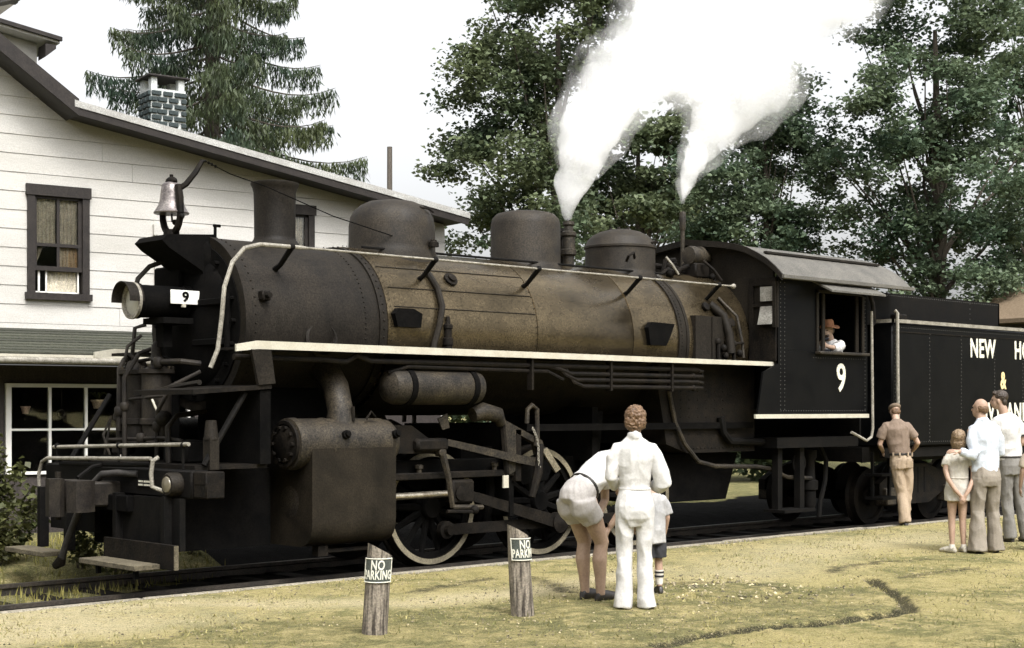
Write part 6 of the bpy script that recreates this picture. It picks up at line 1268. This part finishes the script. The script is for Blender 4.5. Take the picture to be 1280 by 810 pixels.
s.tube([(-.11, -.01, 1.45), (-.17, -.01, 1.42), (-.205, -.045, 1.30), (-.185, -.085, 1.15), (-.20, -.10, 1.125), (-.30, -.10, 1.14), (-.375, -.095, 1.165)], [.04, .064, .068, .062, .058, .05, .042], 14); s.tube([(.06, 0, 1.45), (.12, 0, 1.42), (.19, .03, 1.30), (.225, .06, 1.15), (.17, .18, 1.1), (.13, .25, 1.08)], [.04, .064, .068, .06, .052, .042], 14)
s.tube([(-.05, -.02, 1.49), (-.052, -.02, 1.54)], [.073, .067], 14)
remesh(s, 'shirt', C_bluewhite, Bx, .008, 4, 0.0135, 8)
t = MB(); loft(t, [((0, 0, .98), .165, .12), ((0, -.02, .88), .18, .14), ((0, -.01, .78), .175, .13)], 20)
t.tube([(-.09, -.015, .86), (-.10, 0, .65), (-.105, .01, .48), (-.115, -.02, .25), (-.125, -.035, .03)], [.098, .086, .078, .092, .118], 14, rd=[.115, .1, .09, .11, .14], side=(1, 0, 0)); t.tube([(.09, -.015, .86), (.105, .02, .65), (.12, .05, .48), (.135, .03, .25), (.145, .02, .03)], [.098, .086, .078, .086, .105], 14, rd=[.115, .1, .09, .105, .13], side=(1, 0, 0))
remesh(t, 'trousers', C_grey, Bx, .008, 4, 0.0149, 7)
sh = MB(); shoe(sh, (-.13, .0), (-.7, 1), .28, .05, .05); shoe(sh, (.15, .04), (.1, 1), .28, .05, .05); remesh(sh, 'shoes', M_shoeblk, Bx, .011, 3, zmin=.002)
hair(P, 1, 'hair', M_hairbrown, Bx, [(0, -.068, -.005, .074, .042, .052), (-.058, -.03, .0, .024, .05, .038), (.058, -.03, .0, .024, .05, .038)], .005, 40)

# 7 tall dark haired man behind them
Tx = empty('person', (6.60, -3.36, .075), CAMR+R(14), label='tall dark-haired person in a white T-shirt with dark sleeve trim, standing behind the others', cat='person')
b = MB(); ex = MB(); P, M_ = head(b, (-.21, .05, 1.755), R(52), R(2), 1.02); b.tube([(-.15, 0, 1.57), (-.17, .01, 1.65), (-.195, .03, 1.71)], [.068, .062, .058], 12)
loft(b, [((-.06, 0, 1.02), .15, .105), ((-.09, 0, 1.22), .15, .1), ((-.12, -.01, 1.43), .17, .105), ((-.14, -.01, 1.56), .1, .07)])
limb(b, (-.13, 0, .98), (-.10, .02, .53), (-.06, .0, .09), (.085, .08, .055, .055, .04)); limb(b, (.03, 0, .98), (.09, .0, .53), (.17, -.03, .09), (.085, .08, .055, .055, .04))
limb(b, (-.29, 0, 1.50), (-.35, .07, 1.24), (-.26, .26, 1.14), (.05, .046, .042, .038, .03)); limb(b, (.05, 0, 1.50), (.12, -.02, 1.23), (.10, .22, 1.1), (.05, .046, .042, .038, .03))
hand(b, ex, (-.26, .26, 1.14), (.3, .9, 0), (1, 0, 0), 1, .6); hand(b, ex, (.10, .22, 1.1), (-.3, .9, 0), (-1, 0, 0), 1, .6, -1)
remesh(b, 'body', M_skin, Tx, .012, 5, extra=ex); eyes(P, 1, Tx)
s = MB(); loft(s, [((-.06, 0, 1.03), .168, .122), ((-.07, 0, 1.12), .166, .12), ((-.095, 0, 1.28), .178, .12), ((-.12, -.01, 1.42), .2, .12), ((-.14, -.01, 1.53), .17, .098), ((-.15, 0, 1.59), .085, .07)], 22)
s.tube([(-.20, 0, 1.53), (-.265, 0, 1.50), (-.325, .02, 1.41), (-.345, .04, 1.33)], [.04, .064, .07, .068], 14); s.tube([(-.04, 0, 1.53), (.025, 0, 1.50), (.09, -.005, 1.41), (.11, -.01, 1.33)], [.04, .064, .07, .068], 14)
remesh(s, 'shirt', C_white, Tx, .008, 4, 0.0121, 8)
MB().tube([(-.345, .04, 1.335), (-.349, .045, 1.31)], [.073, .073], 16).build('sleeve_trim', C_stripe, Tx); MB().tube([(.11, -.01, 1.335), (.113, -.012, 1.31)], [.073, .073], 16).build('sleeve_trim', C_stripe, Tx)
t = MB(); loft(t, [((-.06, 0, 1.06), .16, .118), ((-.055, -.02, .95), .172, .135), ((-.05, -.01, .85), .165, .125)], 20)
t.tube([(-.13, -.01, .92), (-.115, .01, .7), (-.10, .02, .52), (-.08, .01, .28), (-.06, .0, .05)], [.095, .084, .074, .078, .09], 14); t.tube([(.03, -.01, .92), (.06, 0, .7), (.09, .0, .52), (.13, -.02, .28), (.17, -.03, .05)], [.095, .084, .074, .078, .09], 14)
remesh(t, 'trousers', C_greyb, Tx, .008, 4, 0.0121, 8)
MB().tube([(-.06+.168*math.cos(a), .124*math.sin(a), 1.055) for a in np.linspace(0, 2*PI, 25)], .016, 6, caps=False).build('belt', C_belt, Tx)
sh = MB(); shoe(sh, (-.06, .02), (-.1, 1), .29, .052, .058); shoe(sh, (.17, -.01), (.25, 1), .29, .052, .058); remesh(sh, 'shoes', M_shoeblk, Tx, .011, 3, zmin=.002)
hair(P, 1.02, 'hair', M_hairdark, Tx, [(0, -.03, .05, .085, .094, .078), (0, -.075, -.015, .07, .035, .055), (0, .045, .085, .065, .04, .03)], .007, 40)

# 8 fair boy cut by the right edge
Yx = empty('person', (5.72, -4.12, .075), CAMR+R(-8), label='person, a fair-haired boy in tan shirt, standing beyond the balding man', cat='person')
b = MB(); ex = MB(); P, M_ = head(b, (-.03, .02, 1.31), R(15), R(0), .96); b.tube([(0, 0, 1.15), (-.01, .01, 1.24)], [.048, .045], 10)
loft(b, [((0, 0, .74), .125, .09), ((0, 0, .9), .115, .085), ((0, -.005, 1.07), .135, .085), ((0, 0, 1.17), .08, .05)])
for q in (-1, 1): limb(b, (q*.07, 0, .72), (q*.08, .01, .4), (q*.085, -.015, .08), (.07, .064, .047, .046, .032))
limb(b, (-.15, 0, 1.12), (-.19, -.01, .93), (-.20, .06, .74), (.04, .036, .032, .03, .024)); limb(b, (.15, 0, 1.12), (.19, -.01, .93), (.18, .08, .75), (.04, .036, .032, .03, .024))
hand(b, ex, (-.20, .06, .74), (-.05, .2, -.95), (1, 0, 0), .85, .6); hand(b, ex, (.18, .08, .75), (.0, .25, -.95), (-1, 0, 0), .85, .6, -1)
remesh(b, 'body', M_skin, Yx, .010, 5, extra=ex); eyes(P, .96, Yx)
s = MB(); loft(s, [((0, 0, .72), .148, .11), ((0, 0, .9), .14, .105), ((0, -.005, 1.08), .155, .102), ((0, 0, 1.16), .11, .07), ((0, 0, 1.2), .055, .05)], 20)
for q in (-1, 1): s.tube([(q*.06, 0, 1.14), (q*.12, 0, 1.12), (q*.17, -.005, 1.03), (q*.185, -.008, .97)], [.03, .05, .055, .054], 12)
remesh(s, 'shirt', C_boytan, Yx, .008, 4, 0.0108, 9)
t = MB(); loft(t, [((0, 0, .78), .135, .10), ((0, -.01, .68), .145, .115)], 18)
for q in (-1, 1): t.tube([(q*.075, 0, .68), (q*.082, .005, .4), (q*.085, -.01, .06)], [.08, .066, .07], 14)
remesh(t, 'trousers', C_greyb, Yx, .008, 4, 0.0108, 9)
sh = MB(); shoe(sh, (.085, 0), (.1, 1), .24, .044, .048); shoe(sh, (-.085, 0), (-.15, 1), .24, .044, .048); remesh(sh, 'shoes', M_shoeblk, Yx, .010, 3, zmin=.002)
hair(P, .96, 'hair', M_hairblond, Yx, [(0, -.025, .045, .088, .098, .082), (0, -.065, -.015, .075, .042, .06)], .007, 36)

# 9 engineer at the cab window (faces the front of the engine, elbow on the arm rest)
Ex = empty('person', (6.98, -.22, 1.72), R(90), label='person in rust-brown hat and white shirt leaning on the cab window sill', cat='person')
b = MB(); ex = MB(); P, M_ = head(b, (.02-.22, .10, 1.10), R(8), R(-4)); b.tube([(-.20, .02, .93), (-.20, .06, 1.02), (-.2, .08, 1.06)], [.062, .057, .055], 12)
loft(b, [((-.15, -.02, .48), .15, .11), ((-.17, -.02, .65), .15, .11), ((-.19, 0, .82), .17, .11), ((-.2, .01, .94), .1, .07)])
for q in (-1, 1): b.tube([(-.15+q*.09, -.02, .50), (-.15+q*.1, .36, .52), (-.15+q*.1, .38, .1)], [.09, .065, .045], 12)
limb(b, (-.38, 0, .88), (-.42, .16, .835), (-.40, .38, .86), (.05, .046, .042, .038, .03)); limb(b, (-.02, 0, .88), (.05, .1, .65), (-.02, .3, .62), (.05, .046, .042, .038, .03))
hand(b, ex, (-.40, .38, .86), (.25, .8, .35), (.6, 0, .2), 1, .8); hand(b, ex, (-.02, .3, .62), (-.2, .9, 0), (-1, 0, 0), 1, .6, -1)
remesh(b, 'body', M_skin2, Ex, .010, 5, extra=ex); eyes(P, 1, Ex)
s = MB(); loft(s, [((-.15, -.02, .5), .165, .125), ((-.17, -.02, .65), .17, .125), ((-.19, 0, .82), .19, .122), ((-.2, .01, .92), .13, .085), ((-.2, .02, .97), .07, .062)], 22)
s.tube([(-.34, 0, .90), (-.40, .06, .875), (-.425, .16, .85), (-.415, .26, .85)], [.07, .068, .064, .052], 14); s.tube([(-.05, 0, .9), (.03, .06, .75), (.05, .12, .65)], [.07, .066, .06], 14)
remesh(s, 'shirt', C_white, Ex, .008, 4, 0.0121, 9)
t = MB(); loft(t, [((-.15, -.02, .44), .165, .125), ((-.15, -.02, .55), .17, .13)], 18)
for q in (-1, 1): t.tube([(-.15+q*.09, -.02, .50), (-.15+q*.1, .36, .52), (-.15+q*.1, .38, .1)], [.1, .08, .07], 12)
t.box(-.27, -.09, .09, .125, .58, .84, .01); remesh(t, 'overalls', C_denim, Ex, .008, 3, 0.0081, 9)
for q in (-1, 1): MB().tube([(-.19+q*.08, .12, .82), (-.2+q*.1, .09, .90), (-.2+q*.1, .0, .94), (-.19+q*.09, -.12, .85)], .016, 6).build('strap', C_denim, Ex)
MB().tube([tuple(P(-.045, .065, -.11)), tuple(P(.0, .085, -.12)), tuple(P(.045, .065, -.11))], .016, 6).build('neckerchief', C_denim, Ex)
hair(P, 1, 'hair', M_hairdark, Ex, [(0, -.055, -.005, .078, .055, .065), (0, .06, -.07, .05, .03, .035)], .006, 40)
hm = MB(); t_ = MB(); K = 28
t_.lathe((0, -.01, .05), (0, 0, 1), [(0, .0905), (.03, .09), (.08, .083), (.105, .06), (.10, .0001)], K); hm.add([P(*v) for v in t_.v], t_.f)
t_ = MB(); vs = []
for i in range(K):
    a = 2*PI*i/K; r0 = .085; r1 = .165; up = .022*math.cos(2*a)*-1
    for r_, dz in ((r0, .0), (r1, up-.004), (r1, up-.012), (r0, -.012)): vs.append((r_*math.cos(a), -.01+r_*1.08*math.sin(a), .055+dz))
t_.add(vs, [((i*4+j), (i*4+(j+1) % 4), (((i+1) % K)*4+(j+1) % 4), (((i+1) % K)*4+j)) for i in range(K) for j in range(4)]); hm.add([P(*v) for v in t_.v], t_.f)
hm.build('hat', C_hat, Ex)

# ------------------------------------------------------------------ no parking posts
def nopark(loc, rz, h, r, lean, sign_a, label, sz):
    t = empty('parking_post', loc, rz, label=label, cat='post', group='short wooden posts with parking notices')
    n_ = 22; vs = []; rows = 26
    for i in range(rows):
        z = -.05+(h+.05)*i/(rows-1)
        for k in range(n_):
            a = 2*PI*k/n_; rr_ = r*(1.06-.10*i/rows)*(1+.035*noise.noise(Vector((math.cos(a)*2.2, math.sin(a)*2.2, z*2+loc[0])))) + .004*noise.noise(Vector((math.cos(a)*9, math.sin(a)*9, z*1.5)))
            zz = z if i < rows-1 else z
            slope = (.055*(-math.cos(a)*.8+.35*math.sin(a))*min(1, max(0, (z-h+.12)/.12)))
            vs.append((rr_*math.cos(a)+lean[0]*z, rr_*math.sin(a)+lean[1]*z, zz+slope))
    fs = [(i*n_+k, i*n_+(k+1) % n_, (i+1)*n_+(k+1) % n_, (i+1)*n_+k) for i in range(rows-1) for k in range(n_)]+[tuple(range((rows-1)*n_, rows*n_))]
    MB().add(vs, fs).build('stake', M_post, t, sharp=50)
    # tin notice bent round the post
    zc_ = h-.145; R_ = r*.975+.006; K = 16; A0 = sign_a; sp_ = R(150)
    def bend(x_, z_, dr): a = A0+x_/R_; return ((R_+dr)*math.cos(a)+lean[0]*(zc_+z_), (R_+dr)*math.sin(a)+lean[1]*(zc_+z_), zc_+z_)
    hw, hh = R_*sp_/2, .09; vs = []
    for i in range(K+1):
        x_ = -hw+2*hw*i/K; vs += [bend(x_, -hh, 0), bend(x_, hh, 0), bend(x_, hh, .004), bend(x_, -hh, .004)]
    fs = [(i*4+j, i*4+(j+1) % 4, (i+1)*4+(j+1) % 4, (i+1)*4+j) for i in range(K) for j in range(4)]+[(0, 1, 2, 3), (K*4+3, K*4+2, K*4+1, K*4)]
    sg = MB().add(vs, fs).build('notice', M_signg, t)
    bd = MB()
    for z_ in (-hh+.006, hh-.006):
        bd.tube([bend(-hw+2*hw*i/K, z_, .005) for i in range(K+1)], .004, 5)
    for x_ in (-hw+.004, hw-.004): bd.tube([bend(x_, -hh+.006, .005), bend(x_, hh-.006, .005)], .004, 5)
    bd.build('border', M_signw, sg)
    for s_, z_, size in (('NO', .036, .086*sz), ('PARKING', -.034, .082*sz)):
        me = text_mesh(s_, size, .0015, .0016, .62 if s_ == 'PARKING' else .72, 1.06)
        bm = bmesh.new(); bm.from_mesh(me); bmesh.ops.triangulate(bm, faces=bm.faces)
        long_ = [e for e in bm.edges if e.calc_length() > .012]; bmesh.ops.subdivide_edges(bm, edges=long_, cuts=3); bmesh.ops.triangulate(bm, faces=bm.faces)
        for v in bm.verts: v.co = Vector(bend(v.co.x, v.co.y*1.12+z_, .0055+v.co.z))
        bm.to_mesh(me); bm.free(); link('lettering', me, M_signw, sg)
    return t
nopark((-4.0, -4.07, .075), 0, .64, .088, (.055, -.03), R(-133), 'nearer wooden post, notice reading NO PARKING facing the viewer squarely', 1.0)
nopark((-2.47, -4.02, .075), 0, .69, .088, (-.045, .04), R(-98), 'farther wooden post beside the bending man, its NO PARKING notice turned aside', 1.0)

for o in list(TMP.collection.objects): TMP.collection.objects.unlink(o)
bpy.data.scenes.remove(TMP)

for o in list(COL.objects):      # slim builds
    if o.get('category') == 'person': o.scale = (.90, .93, 1) if o.location.z < 1 else (.95, .95, 1)
